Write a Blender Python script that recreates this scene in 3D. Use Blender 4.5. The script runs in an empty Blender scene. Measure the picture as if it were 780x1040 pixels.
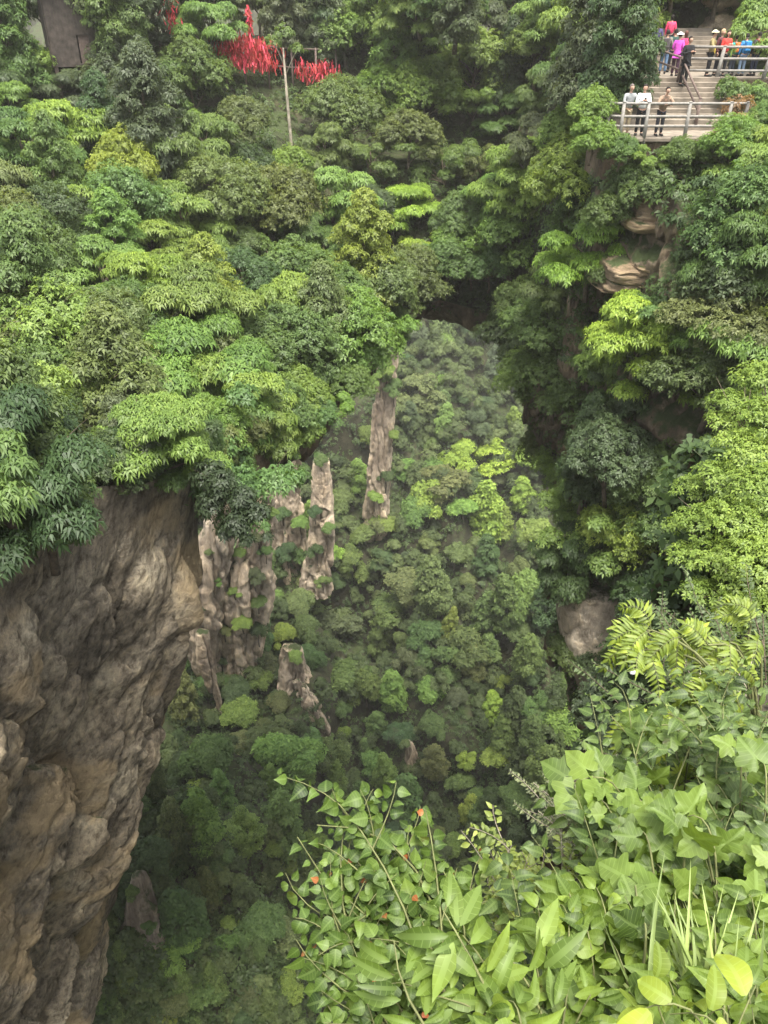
import bpy, bmesh, math, random
import numpy as np
from mathutils import Vector, Matrix
from mathutils.bvhtree import BVHTree

# ------------------------------------------------------------ camera, world, sun, exposure
S = bpy.context.scene
COL = S.collection
R = math.radians
PITCH = 32.0
FPX = 800.0            # focal length in photo pixels (780 x 1040)
cam = bpy.data.cameras.new('camera'); co = bpy.data.objects.new('camera', cam); COL.objects.link(co)
cam.sensor_fit = 'VERTICAL'; cam.sensor_height = 24.0; cam.lens = 24.0 * FPX / 1040
cam.clip_start = 0.05; cam.clip_end = 5000
co.rotation_euler = (R(90 - PITCH), 0, 0); S.camera = co
SUN_EL, SUN_AZ = 75.0, 160.0      # azimuth clockwise from +Y : behind the camera
w = bpy.data.worlds.new("World"); S.world = w; w.use_nodes = True
wn = w.node_tree; wn.nodes.clear()
sky = wn.nodes.new('ShaderNodeTexSky'); sky.sky_type = 'NISHITA'; sky.sun_disc = False
sky.sun_elevation = R(SUN_EL); sky.sun_rotation = R(SUN_AZ); sky.dust_density = 5.0; sky.air_density = 1.2; sky.ozone_density = 1.0
hs = wn.nodes.new('ShaderNodeHueSaturation'); hs.inputs['Saturation'].default_value = 0.35
bg = wn.nodes.new('ShaderNodeBackground'); bg.inputs['Strength'].default_value = 0.15
wo = wn.nodes.new('ShaderNodeOutputWorld')
wn.links.new(sky.outputs[0], hs.inputs['Color']); wn.links.new(hs.outputs[0], bg.inputs['Color']); wn.links.new(bg.outputs[0], wo.inputs['Surface'])
sl = bpy.data.lights.new('sun', 'SUN'); sl.energy = 2.7; sl.angle = R(24); sl.color = (1.0, 0.95, 0.84)
so = bpy.data.objects.new('sun', sl); COL.objects.link(so)
_d = Vector((math.sin(R(SUN_AZ)) * math.cos(R(SUN_EL)), math.cos(R(SUN_AZ)) * math.cos(R(SUN_EL)), math.sin(R(SUN_EL))))
so.rotation_euler = _d.to_track_quat('Z', 'Y').to_euler()
S.view_settings.view_transform = 'Standard'; S.view_settings.look = 'None'; S.view_settings.gamma = 1
S.view_settings.use_curve_mapping = False
S.view_settings.exposure = 1.6
S.render.engine = 'CYCLES'
S.cycles.max_bounces = 6; S.cycles.diffuse_bounces = 3; S.cycles.transmission_bounces = 3; S.cycles.glossy_bounces = 2
S.cycles.volume_bounces = 0; S.cycles.transparent_max_bounces = 8
S.cycles.use_denoising = True

HAZE = .00045
rng = np.random.default_rng(7); random.seed(7)
SP, CP = math.sin(R(PITCH)), math.cos(R(PITCH))

def ray(px, py):
    u, v = (px - 390) / FPX, (520 - py) / FPX
    return np.array((u, CP + SP * v, -SP + CP * v))
def at(px, py, t): return ray(px, py) * t            # camera-axis depth t (metres)
def atY(px, py, Y):
    d = ray(px, py); return d * (Y / d[1])
def proj(p):
    t = p[1] * CP - p[2] * SP; v = (p[1] * SP + p[2] * CP) / t
    return 390 + FPX * p[0] / t, 520 - FPX * v, t

# ------------------------------------------------------------ noise
def _h(ix, iy, iz, s=0):
    n = (ix.astype(np.int64) * 374761393 + iy.astype(np.int64) * 668265263 + iz.astype(np.int64) * 2147483647 + s * 974634777) & 0xffffffff
    n = ((n ^ (n >> 13)) * 1274126177) & 0xffffffff
    n = ((n ^ (n >> 16)) * 2246822519) & 0xffffffff
    return (n ^ (n >> 15)) / 4294967295.0
def vnoise(p, s=0):
    i = np.floor(p).astype(np.int64); f = p - i; f = f * f * (3 - 2 * f); r = 0
    for a in (0, 1):
        for b in (0, 1):
            for c in (0, 1):
                wgt = (f[:, 0] if a else 1 - f[:, 0]) * (f[:, 1] if b else 1 - f[:, 1]) * (f[:, 2] if c else 1 - f[:, 2])
                r = r + wgt * _h(i[:, 0] + a, i[:, 1] + b, i[:, 2] + c, s)
    return r * 2 - 1
def fbm(p, o=4, s=0):
    r = 0; a = 1.0; t = 0
    for k in range(o): r = r + a * vnoise(p * (2 ** k), s + k); t += a; a *= .5
    return r / t
def voro(p, s=0):
    i = np.floor(p).astype(np.int64); n = len(p)
    f1 = np.full(n, 9.0); f2 = np.full(n, 9.0); cid = np.zeros(n)
    for a in (-1, 0, 1):
        for b in (-1, 0, 1):
            for c in (-1, 0, 1):
                x, y, z = i[:, 0] + a, i[:, 1] + b, i[:, 2] + c
                q = np.stack((x + _h(x, y, z, s), y + _h(x, y, z, s + 1), z + _h(x, y, z, s + 2)), 1)
                d = np.linalg.norm(q - p, axis=1); m = d < f1
                f2 = np.where(m, f1, np.minimum(f2, d)); cid = np.where(m, _h(x, y, z, s + 3), cid); f1 = np.where(m, d, f1)
    return f1, f2, cid
def facet(p, s=0):
    """cell noise whose cells are flat tilted facets: angular, broken rock"""
    i = np.floor(p).astype(np.int64); n = len(p); f1 = np.full(n, 9.0); f2 = np.full(n, 9.0); cid = np.zeros(n); tl = np.zeros(n)
    for a in (-1, 0, 1):
        for b in (-1, 0, 1):
            for c in (-1, 0, 1):
                x, y, z = i[:, 0] + a, i[:, 1] + b, i[:, 2] + c
                q = np.stack((x + _h(x, y, z, s), y + _h(x, y, z, s + 1), z + _h(x, y, z, s + 2)), 1); o = p - q
                d = np.linalg.norm(o, axis=1); m = d < f1; h = _h(x, y, z, s + 3)
                t = o[:, 0] * (_h(x, y, z, s + 4) * 2 - 1) + o[:, 1] * (_h(x, y, z, s + 5) * 2 - 1) + o[:, 2] * (_h(x, y, z, s + 6) * 2 - 1)
                f2 = np.where(m, f1, np.minimum(f2, d)); cid = np.where(m, h, cid); tl = np.where(m, t, tl); f1 = np.where(m, d, f1)
    return f1, f2, cid, tl
def sstep(a, b, x):
    t = np.clip((x - a) / (b - a), 0, 1); return t * t * (3 - 2 * t)

# ------------------------------------------------------------ mesh helpers
def tag(o, label=None, cat=None, group=None, kind=None):
    if label: o['label'] = label
    if cat: o['category'] = cat
    if group: o['group'] = group
    if kind: o['kind'] = kind
    return o
def empty(name, loc=(0, 0, 0), rz=0.0):
    o = bpy.data.objects.new(name, None); COL.objects.link(o); o.location = loc; o.rotation_euler = (0, 0, rz); o.empty_display_size = .2; return o
def link(name, me, parent=None, mat=None):
    o = bpy.data.objects.new(name, me); COL.objects.link(o)
    if mat and not me.materials: me.materials.append(mat)
    if parent: o.parent = parent
    return o
def np_mesh(name, verts, faces, mats=(), smooth=False, var=None, uv=None, midx=None):
    """verts (N,3); faces (M,k) of one size k"""
    me = bpy.data.meshes.new(name); verts = np.ascontiguousarray(verts, dtype=np.float32); faces = np.ascontiguousarray(faces, dtype=np.int32)
    M, k = faces.shape
    me.vertices.add(len(verts)); me.vertices.foreach_set('co', verts.ravel())
    me.loops.add(M * k); me.loops.foreach_set('vertex_index', faces.ravel())
    me.polygons.add(M); me.polygons.foreach_set('loop_start', np.arange(0, M * k, k, dtype=np.int32))
    if smooth: me.polygons.foreach_set('use_smooth', np.ones(M, dtype=bool))
    for m in mats: me.materials.append(m)
    if midx is not None: me.polygons.foreach_set('material_index', np.ascontiguousarray(midx, dtype=np.int32))
    if var is not None:
        a = me.attributes.new('var', 'FLOAT', 'FACE' if len(var) == M else 'POINT'); a.data.foreach_set('value', np.ascontiguousarray(var, dtype=np.float32))
    if uv is not None:
        l = me.uv_layers.new(name='UVMap'); l.data.foreach_set('uv', np.ascontiguousarray(uv[faces.ravel()], dtype=np.float32).ravel())
    me.update(calc_edges=True); return me
def grid_faces(nu, nv):
    i = np.arange(nu - 1)[:, None] * nv + np.arange(nv - 1)[None, :]; i = i.ravel()
    return np.stack((i, i + nv, i + nv + 1, i + 1), 1)
class MB:                                   # collects tubes and boxes (quads/tris) of one part
    def __init__(s): s.v = []; s.f = []; s.n = 0
    def add(s, v, f):
        s.f += [tuple(int(a) + s.n for a in q) for q in f]; s.v += [tuple(map(float, p)) for p in v]; s.n += len(v)
    def tube(s, pts, rad, k=6, cap=True):
        pts = [np.array(p, float) for p in pts]; n = len(pts)
        if not hasattr(rad, '__len__'): rad = [rad] * n
        V = []; F = []; up = None
        for i, p in enumerate(pts):
            d = pts[min(i + 1, n - 1)] - pts[max(i - 1, 0)]; d = d / (np.linalg.norm(d) + 1e-9)
            if up is None: up = np.cross(d, (0.3, 0.9, 0.1)); 
            up = up - d * up.dot(d); up = up / (np.linalg.norm(up) + 1e-9); sd = np.cross(d, up)
            for j in range(k):
                a = 2 * math.pi * j / k; V.append(p + (up * math.cos(a) + sd * math.sin(a)) * rad[i])
        for i in range(n - 1):
            for j in range(k): F.append((i * k + j, i * k + (j + 1) % k, (i + 1) * k + (j + 1) % k, (i + 1) * k + j))
        if cap: F.append(tuple(range(k))[::-1]); F.append(tuple((n - 1) * k + j for j in range(k)))
        s.add(V, F)
    def box(s, c, d, rz=0, jit=0.0):
        V = []
        for x in (-1, 1):
            for y in (-1, 1):
                for z in (-1, 1):
                    a, b = x * d[0] / 2, y * d[1] / 2
                    V.append((c[0] + a * math.cos(rz) - b * math.sin(rz) + random.uniform(-jit, jit), c[1] + a * math.sin(rz) + b * math.cos(rz) + random.uniform(-jit, jit), c[2] + z * d[2] / 2 + random.uniform(-jit, jit)))
        s.add(V, [(0, 1, 3, 2), (4, 6, 7, 5), (0, 4, 5, 1), (2, 3, 7, 6), (0, 2, 6, 4), (1, 5, 7, 3)])
    def build(s, name, mat, parent=None, smooth=False, bevel=0):
        me = bpy.data.meshes.new(name); me.from_pydata(s.v, [], s.f)
        if smooth: me.polygons.foreach_set('use_smooth', [True] * len(me.polygons))
        o = link(name, me, parent, mat)
        if bevel: m = o.modifiers.new('bevel', 'BEVEL'); m.width = bevel; m.segments = 2
        return o

# ------------------------------------------------------------ materials
def newmat(name):
    m = bpy.data.materials.new(name); m.use_nodes = True; nt = m.node_tree; nt.nodes.clear()
    out = nt.nodes.new('ShaderNodeOutputMaterial'); return m, nt, out
def N(nt, t, **kw):
    n = nt.nodes.new(t)
    for k, v in kw.items(): setattr(n, k, v)
    return n
def ramp(nt, fac, stops):
    r = nt.nodes.new('ShaderNodeValToRGB'); e = r.color_ramp.elements
    while len(e) < len(stops): e.new(.5)
    for x, (p, c) in zip(e, stops): x.position = p; x.color = (*c, 1) if len(c) == 3 else c
    nt.links.new(fac, r.inputs['Fac']); return r.outputs['Color']
def leaf_mat(name, trans=.38, rough=.5, vein=False, spread=.5):
    """colour comes from the object's own colour; each leaf varies around it"""
    m, nt, out = newmat(name); L = nt.links.new
    oi = N(nt, 'ShaderNodeObjectInfo'); at_ = N(nt, 'ShaderNodeAttribute', attribute_name='var')
    hsv = N(nt, 'ShaderNodeHueSaturation')
    mr = N(nt, 'ShaderNodeMapRange'); mr.inputs['To Min'].default_value = 1 - spread; mr.inputs['To Max'].default_value = 1 + spread
    L(at_.outputs['Fac'], mr.inputs['Value']); L(mr.outputs[0], hsv.inputs['Value'])
    mh = N(nt, 'ShaderNodeMapRange'); mh.inputs['To Min'].default_value = .515; mh.inputs['To Max'].default_value = .485
    L(at_.outputs['Fac'], mh.inputs['Value']); L(mh.outputs[0], hsv.inputs['Hue']); L(oi.outputs['Color'], hsv.inputs['Color'])
    colr = hsv.outputs['Color']
    if vein:
        uv = N(nt, 'ShaderNodeUVMap'); sx = N(nt, 'ShaderNodeSeparateXYZ'); L(uv.outputs[0], sx.inputs[0])
        ab = N(nt, 'ShaderNodeMath', operation='ABSOLUTE'); L(sx.outputs[1], ab.inputs[0])
        a1 = N(nt, 'ShaderNodeMath', operation='MULTIPLY_ADD'); a1.inputs[1].default_value = -.35; L(ab.outputs[0], a1.inputs[0]); L(sx.outputs[0], a1.inputs[2])
        a2 = N(nt, 'ShaderNodeMath', operation='MULTIPLY'); a2.inputs[1].default_value = 7.0; L(a1.outputs[0], a2.inputs[0])
        fr = N(nt, 'ShaderNodeMath', operation='PINGPONG'); fr.inputs[1].default_value = .5; L(a2.outputs[0], fr.inputs[0])
        lt = N(nt, 'ShaderNodeMath', operation='LESS_THAN'); lt.inputs[1].default_value = .06; L(fr.outputs[0], lt.inputs[0])
        l2 = N(nt, 'ShaderNodeMath', operation='LESS_THAN'); l2.inputs[1].default_value = .05; L(ab.outputs[0], l2.inputs[0])
        mx = N(nt, 'ShaderNodeMath', operation='MAXIMUM'); L(lt.outputs[0], mx.inputs[0]); L(l2.outputs[0], mx.inputs[1])
        ml = N(nt, 'ShaderNodeMath', operation='MULTIPLY'); ml.inputs[1].default_value = .16; L(mx.outputs[0], ml.inputs[0])
        tc = N(nt, 'ShaderNodeTexCoord'); nz = N(nt, 'ShaderNodeTexNoise'); nz.inputs['Scale'].default_value = 14; nz.inputs['Detail'].default_value = 4; L(tc.outputs['Object'], nz.inputs['Vector'])
        blot = ramp(nt, nz.outputs['Fac'], [(.27, (.55, .42, .3)), (.33, (.8, .8, .8)), (.65, (1.12, 1.12, 1.05))])
        mm = N(nt, 'ShaderNodeMixRGB', blend_type='MULTIPLY'); mm.inputs[0].default_value = 1; L(colr, mm.inputs[1]); L(blot, mm.inputs[2])
        mv = N(nt, 'ShaderNodeMixRGB'); L(ml.outputs[0], mv.inputs[0]); L(mm.outputs[0], mv.inputs[1]); mv.inputs[2].default_value = (.35, .48, .16, 1); colr = mv.outputs[0]
    p = N(nt, 'ShaderNodeBsdfPrincipled'); p.inputs['Roughness'].default_value = rough; p.inputs['Specular IOR Level'].default_value = .35
    L(colr, p.inputs['Base Color'])
    tr = N(nt, 'ShaderNodeBsdfTranslucent'); tl = N(nt, 'ShaderNodeMixRGB', blend_type='MULTIPLY'); tl.inputs[0].default_value = 1
    L(colr, tl.inputs[1]); tl.inputs[2].default_value = (1.35, 1.3, .55, 1); L(tl.outputs[0], tr.inputs['Color'])
    ms = N(nt, 'ShaderNodeMixShader'); ms.inputs[0].default_value = trans
    L(p.outputs[0], ms.inputs[1]); L(tr.outputs[0], ms.inputs[2]); L(ms.outputs[0], out.inputs['Surface']); return m
def rock_mat(name, dark, mid, light, moss=.3, bed=False, crack=0.0, stretch=(1, 1, 1), rot=(0, 0, 0), scale=1.0, bump=.6, ochre=None):
    m, nt, out = newmat(name); L = nt.links.new
    tc = N(nt, 'ShaderNodeTexCoord'); mp = N(nt, 'ShaderNodeMapping'); mp.inputs['Rotation'].default_value = rot; mp.inputs['Scale'].default_value = stretch
    bd = N(nt, 'ShaderNodeAttribute', attribute_name='bed')
    L(bd.outputs['Vector'] if bed else tc.outputs['Object'], mp.inputs['Vector'])
    n1 = N(nt, 'ShaderNodeTexNoise'); n1.inputs['Scale'].default_value = .55 * scale; n1.inputs['Detail'].default_value = 9; n1.inputs['Roughness'].default_value = .62; n1.inputs['Distortion'].default_value = .4
    n2 = N(nt, 'ShaderNodeTexNoise'); n2.inputs['Scale'].default_value = 3.2 * scale; n2.inputs['Detail'].default_value = 8; n2.inputs['Roughness'].default_value = .7
    L(mp.outputs[0], n1.inputs['Vector']); L(mp.outputs[0], n2.inputs['Vector'])
    c = ramp(nt, n1.outputs['Fac'], [(.33, dark), (.5, mid), (.68, light)])
    c2 = ramp(nt, n2.outputs['Fac'], [(.3, (.5, .48, .46)), (.5, (.95, .95, .95)), (.72, (1.3, 1.27, 1.2))])
    mm = N(nt, 'ShaderNodeMixRGB', blend_type='MULTIPLY'); mm.inputs[0].default_value = 1; L(c, mm.inputs[1]); L(c2, mm.inputs[2]); c = mm.outputs[0]
    va = N(nt, 'ShaderNodeAttribute', attribute_name='var'); vr = ramp(nt, va.outputs['Fac'], [(0.15, (.55, .52, .48)), (.5, (1, 1, 1)), (.85, (1.6, 1.55, 1.42))])
    m2 = N(nt, 'ShaderNodeMixRGB', blend_type='MULTIPLY'); m2.inputs[0].default_value = .8; L(c, m2.inputs[1]); L(vr, m2.inputs[2]); c = m2.outputs[0]
    if ochre:
        n3 = N(nt, 'ShaderNodeTexNoise'); n3.inputs['Scale'].default_value = .33; n3.inputs['Detail'].default_value = 6; L(tc.outputs['Object'], n3.inputs['Vector'])
        f = ramp(nt, n3.outputs['Fac'], [(.52, (0, 0, 0)), (.60, (1, 1, 1))])
        m3 = N(nt, 'ShaderNodeMixRGB'); L(f, m3.inputs[0]); L(c, m3.inputs[1]); m3.inputs[2].default_value = (*ochre, 1); 
        m4 = N(nt, 'ShaderNodeMixRGB', blend_type='MULTIPLY'); m4.inputs[0].default_value = 1; L(m3.outputs[0], m4.inputs[1]); L(c2, m4.inputs[2]); c = m4.outputs[0]
    if moss:
        n4 = N(nt, 'ShaderNodeTexNoise'); n4.inputs['Scale'].default_value = .8 * scale; n4.inputs['Detail'].default_value = 10; n4.inputs['Roughness'].default_value = .75; L(tc.outputs['Object'], n4.inputs['Vector'])
        g = N(nt, 'ShaderNodeNewGeometry'); sz = N(nt, 'ShaderNodeSeparateXYZ'); L(g.outputs['Normal'], sz.inputs[0])
        ad = N(nt, 'ShaderNodeMath', operation='MULTIPLY_ADD'); ad.inputs[1].default_value = .28; L(sz.outputs[2], ad.inputs[0]); L(n4.outputs['Fac'], ad.inputs[2])
        f = ramp(nt, ad.outputs[0], [(.72 - moss * .35, (0, 0, 0)), (.85 - moss * .35, (1, 1, 1))])
        m5 = N(nt, 'ShaderNodeMixRGB'); L(f, m5.inputs[0]); L(c, m5.inputs[1]); m5.inputs[2].default_value = (.045, .06, .022, 1); c = m5.outputs[0]
    p = N(nt, 'ShaderNodeBsdfPrincipled'); p.inputs['Roughness'].default_value = .9; p.inputs['Specular IOR Level'].default_value = .2; L(c, p.inputs['Base Color'])
    bp = N(nt, 'ShaderNodeBump'); bp.inputs['Strength'].default_value = bump; bp.inputs['Distance'].default_value = .25 / scale
    vo = N(nt, 'ShaderNodeTexVoronoi', feature='DISTANCE_TO_EDGE'); vo.inputs['Scale'].default_value = 1.3 * scale; L(mp.outputs[0], vo.inputs['Vector'])
    vm = N(nt, 'ShaderNodeMath', operation='MINIMUM'); vm.inputs[1].default_value = .08; L(vo.outputs['Distance'], vm.inputs[0])
    vs_ = N(nt, 'ShaderNodeMath', operation='MULTIPLY_ADD'); vs_.inputs[1].default_value = crack; L(vm.outputs[0], vs_.inputs[0]); L(n2.outputs['Fac'], vs_.inputs[2])
    mxx = N(nt, 'ShaderNodeMath', operation='ADD'); L(n1.outputs['Fac'], mxx.inputs[0]); L(vs_.outputs[0], mxx.inputs[1]); L(mxx.outputs[0], bp.inputs['Height'])
    L(bp.outputs[0], p.inputs['Normal']); L(p.outputs[0], out.inputs['Surface']); return m
def plain(name, col, rough=.8, nscale=6, amt=.35, bump=.2, spec=.3):
    m, nt, out = newmat(name); L = nt.links.new
    tc = N(nt, 'ShaderNodeTexCoord'); n = N(nt, 'ShaderNodeTexNoise'); n.inputs['Scale'].default_value = nscale; n.inputs['Detail'].default_value = 6; L(tc.outputs['Object'], n.inputs['Vector'])
    c = ramp(nt, n.outputs['Fac'], [(.3, tuple(x * (1 - amt) for x in col)), (.7, tuple(min(1, x * (1 + amt)) for x in col))])
    p = N(nt, 'ShaderNodeBsdfPrincipled'); p.inputs['Roughness'].default_value = rough; p.inputs['Specular IOR Level'].default_value = spec; L(c, p.inputs['Base Color'])
    if bump:
        b = N(nt, 'ShaderNodeBump'); b.inputs['Strength'].default_value = bump; b.inputs['Distance'].default_value = .05; L(n.outputs['Fac'], b.inputs['Height']); L(b.outputs[0], p.inputs['Normal'])
    L(p.outputs[0], out.inputs['Surface']); return m
M_LEAF = leaf_mat('leaf'); M_BIG = leaf_mat('broad_leaf', trans=.38, rough=.5, vein=True, spread=.6)
M_FAR = leaf_mat('far_leaf', trans=.25, rough=.7)
M_BARK = plain('bark', (.10, .078, .055), nscale=9, amt=.5, bump=.6)
M_PALEBARK = plain('pale_bark', (.30, .26, .20), nscale=5, amt=.4, bump=.4)
M_STEM = plain('green_stem', (.12, .13, .05), nscale=20)
M_CLIFF = rock_mat('cliff_rock', (.115, .10, .078), (.245, .21, .16), (.45, .395, .30), moss=.08, bed=True, stretch=(1.2, .62, .8), scale=1.3, bump=1.2, ochre=(.40, .31, .19))
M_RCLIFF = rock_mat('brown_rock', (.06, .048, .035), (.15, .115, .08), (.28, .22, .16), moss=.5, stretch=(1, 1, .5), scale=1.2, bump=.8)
M_FCLIFF = rock_mat('pale_rock', (.26, .205, .155), (.43, .35, .265), (.55, .46, .36), moss=.2, stretch=(1, 1, .35), scale=.45, bump=1.0)
M_SOIL = rock_mat('forest_soil', (.018, .018, .010), (.035, .034, .02), (.06, .055, .032), moss=.15, scale=1.0, bump=.8)
M_STONE = plain('stair_stone', (.19, .16, .125), nscale=2.2, amt=.35, bump=.3)
M_RAIL = plain('weathered_rail', (.22, .205, .185), nscale=8, amt=.25)
M_DARKRAIL = plain('brown_handrail', (.13, .095, .08), nscale=8, amt=.25)

def wang(p0):  # small helper for IDW surfaces
    return np.array(p0, float)
def idw(cp, x, y, pw=3.0, sy=1.0):
    num = 0; den = 0
    for cx, cy, cz in cp:
        d = ((x - cx) ** 2 + ((y - cy) * sy) ** 2 + 2.0) ** (-pw / 2); num = num + d * cz; den = den + d
    return num / den

# ============================================================ TERRAIN
# ---- far gorge: control points (photo pixel, depth of the ground below the crowns)
fc = [at(*a) for a in [
    (390, 300, 195), (520, 300, 195), (300, 300, 190), (150, 300, 190), (700, 300, 200),
    (440, 400, 182), (520, 420, 170), (330, 420, 165), (240, 430, 160), (620, 420, 165),
    (480, 520, 165), (380, 560, 163), (300, 540, 158), (220, 560, 150), (560, 540, 150), (700, 560, 140),
    (440, 640, 150), (370, 680, 158), (300, 660, 144), (220, 700, 132), (315, 725, 134), (540, 660, 145), (620, 640, 130),
    (480, 740, 140), (350, 800, 140), (290, 790, 122), (215, 800, 108), (570, 760, 130), (660, 760, 118),
    (430, 860, 132), (330, 900, 122), (260, 880, 96), (180, 860, 78), (140, 900, 66), (560, 860, 122),
    (430, 1000, 122), (300, 1020, 108), (220, 1000, 80), (130, 1000, 62), (60, 1030, 58), (600, 1000, 110), (760, 1000, 100),
    (430, 1200, 104), (200, 1200, 70)]]
fc += [(-60, 60, -60), (-80, 120, -55), (80, 60, -70), (90, 130, -50), (0, 240, -20), (0, 300, 20), (-90, 240, -10), (90, 240, -10), (-150, 300, 30), (150, 300, 30), (0, 20, -125), (-40, 20, -75), (40, 15, -110)]
def far_h(x, y):
    z = idw(fc, x, y, 4.0)
    xw = x + 7 * vnoise(np.stack((x / 30, y / 26, x * 0 + 3), 1), 5)
    rib = 1 - np.abs(vnoise(np.stack((xw / 15.0, y / 75, x * 0), 1), 11)) * 2
    rib2 = 1 - np.abs(vnoise(np.stack((xw / 6.5, y / 30, x * 0 + 9), 1), 17)) * 2
    z = z + 7.5 * rib + 2.4 * rib2 + 1.6 * fbm(np.stack((x / 6, y / 6, x * 0), 1), 4, 3)
    r = np.hypot(x, y - 120)
    return z + sstep(230, 420, r) * 40 * (1 + .6 * vnoise(np.stack((x / 160, y / 160, x * 0), 1), 8))
gx = np.concatenate((np.linspace(-430, -115, 40), np.linspace(-110, 110, 250), np.linspace(115, 430, 40)))
gy = np.concatenate((np.linspace(-380, 0, 30), np.linspace(5, 290, 290), np.linspace(297, 580, 40)))
GX, GY = np.meshgrid(gx, gy, indexing='ij'); gxf, gyf = GX.ravel(), GY.ravel()
FZ = far_h(gxf, gyf)
FV = np.stack((gxf, gyf, FZ), 1); FF = grid_faces(len(gx), len(gy))
far_me = np_mesh('gorge_ground', FV, FF[:, ::-1], (M_SOIL,), True, var=(fbm(FV / 9, 3, 2) * .5 + .5))
gorge = tag(link('gorge_ground', far_me), kind='structure')
far_bvh = BVHTree.FromPolygons(FV.tolist(), FF.tolist())

# ---- near rock mass around the chasm, in polar form about C
C0 = np.array((2.0, 20.0))
rim = [(-70, 9.0, -6), (-50, 9.5, -8), (-30, 10.5, -9), (0, 12.0, -9), (22, 12.5, -8.5), (35, 12.0, -7.6), (46, 12.0, -5.6), (58, 13.8, -4.3), (64, 14.4, -5.5), (68, 17.0, -11),
       (73, 21.5, -15), (77, 26.5, -16.2), (80, 29, -15.8), (87, 30, -15.2), (93, 25, -14.6), (100, 17, -14.0), (107, 13.6, -14.2), (120, 10.2, -14.0), (135, 8.4, -13.4), (150, 7.9, -12.8), (165, 7.5, -12.0), (176, 7.4, -11.2), (183, 7.6, -10.9),
       (192, 8.6, -10.5), (203, 10.5, -9.4), (215, 13.5, -8.5), (228, 17.5, -8), (240, 22, -6), (262, 27, -4)]
rim = np.array(rim, float)
def rim_r(ph): return np.interp(ph, rim[:, 0], rim[:, 1])
def rim_z(ph): return np.interp(ph, rim[:, 0], rim[:, 2])
hc = [at(*a) for a in [(20, 0, 50), (150, 0, 52), (280, 0, 58), (400, 0, 60), (520, 0, 60), (640, 0, 54),
     (20, 120, 38), (130, 120, 41), (250, 100, 47), (290, 150, 44), (400, 120, 51), (500, 120, 52), (570, 90, 45),
     (20, 260, 27), (120, 260, 30), (230, 250, 34), (330, 250, 39), (430, 230, 47), (510, 230, 50), (560, 190, 42),
     (20, 380, 20), (120, 400, 23.5), (210, 400, 26), (290, 350, 32), (370, 340, 36)]]
hc = [(a[0], a[1], a[2] - 2.6) for a in hc]
hc += [(11, 34, -4.0), (16, 37, -2.8), (13, 46, -.9), (8, 50, -3.5), (20, 42, -1.5), (25, 35, -2), (18, 28, -5), (20, 18, -6), (-30, 20, -6), (-30, 45, 0), (30, 60, 4), (0, 72, 1), (-25, 70, 4), (-20, 8, -5), (14, 8, -5)]
STAIR = dict(x0=8.2, x1=18.5)
def stair_z(y):
    return np.where(y < 34.3, -3.7, np.where(y < 37.7, -3.7 + (y - 34.3) * .485, np.where(y < 42.5, -2.05, np.where(y < 46.0, -2.05 + (y - 42.5) * .485, -.35))))
def deck_h(x, y):
    z = idw(hc, x, y, 3.5)
    z = z + 1.3 * fbm(np.stack((x / 7, y / 7, x * 0), 1), 3, 21)
    m = sstep(6.8, 8.6, x) * (1 - sstep(18.5, 20.0, x)) * sstep(31.2, 31.8, y) * (1 - sstep(46.2, 47.2, y))
    z = z * (1 - m) + (stair_z(y) - .35) * m
    # rock face rising behind the stairs
    b = sstep(46.4, 48.0, y) * sstep(9.5, 11.5, x) * (1 - sstep(19, 24, x))
    return z + b * 4.5
zl = np.array([0, -2, -4, -8, -14, -22, -32, -36, -90.]); 
# recess of the wall (m, outward) below the rim, for three sectors
def recess(ph, d):
    left = np.interp(d, [0, 4, 6, 12, 18, 30, 34, 60, 100], [0, .6, 1.3, 3.7, 5.6, 9.0, 11.8, 16, 24])
    brid = np.interp(d, [0, 1.2, 2.0, 2.8, 3.6, 5, 7, 100], [0, .3, 1.6, 6, 14, 24, 34, 34])
    r1 = np.interp(d, [0, 4, 10, 16, 20, 24, 34, 50, 100], [0, -.4, -1.5, -2.4, -2.2, -.6, 4, 10, 30]); r2 = np.interp(d, [0, 3, 6, 9, 14, 20, 30, 45, 100], [0, -.1, .6, 2.2, 5.5, 9.5, 14, 20, 34])
    k_ = sstep(50, 60, ph); righ = r1 * (1 - k_) + r2 * k_
    a = sstep(170, 178, ph); b = 1 - sstep(75, 80, ph)
    return left * a + righ * b + brid * (1 - a) * (1 - b)
_l = np.array((.457, .10, .884)); _l /= np.linalg.norm(_l); _c = np.array((.589, .667, -.38)); _c -= _l * _c.dot(_l); _c /= np.linalg.norm(_c); BED = np.stack((_c, _l, np.cross(_c, _l)), 1)
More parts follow.
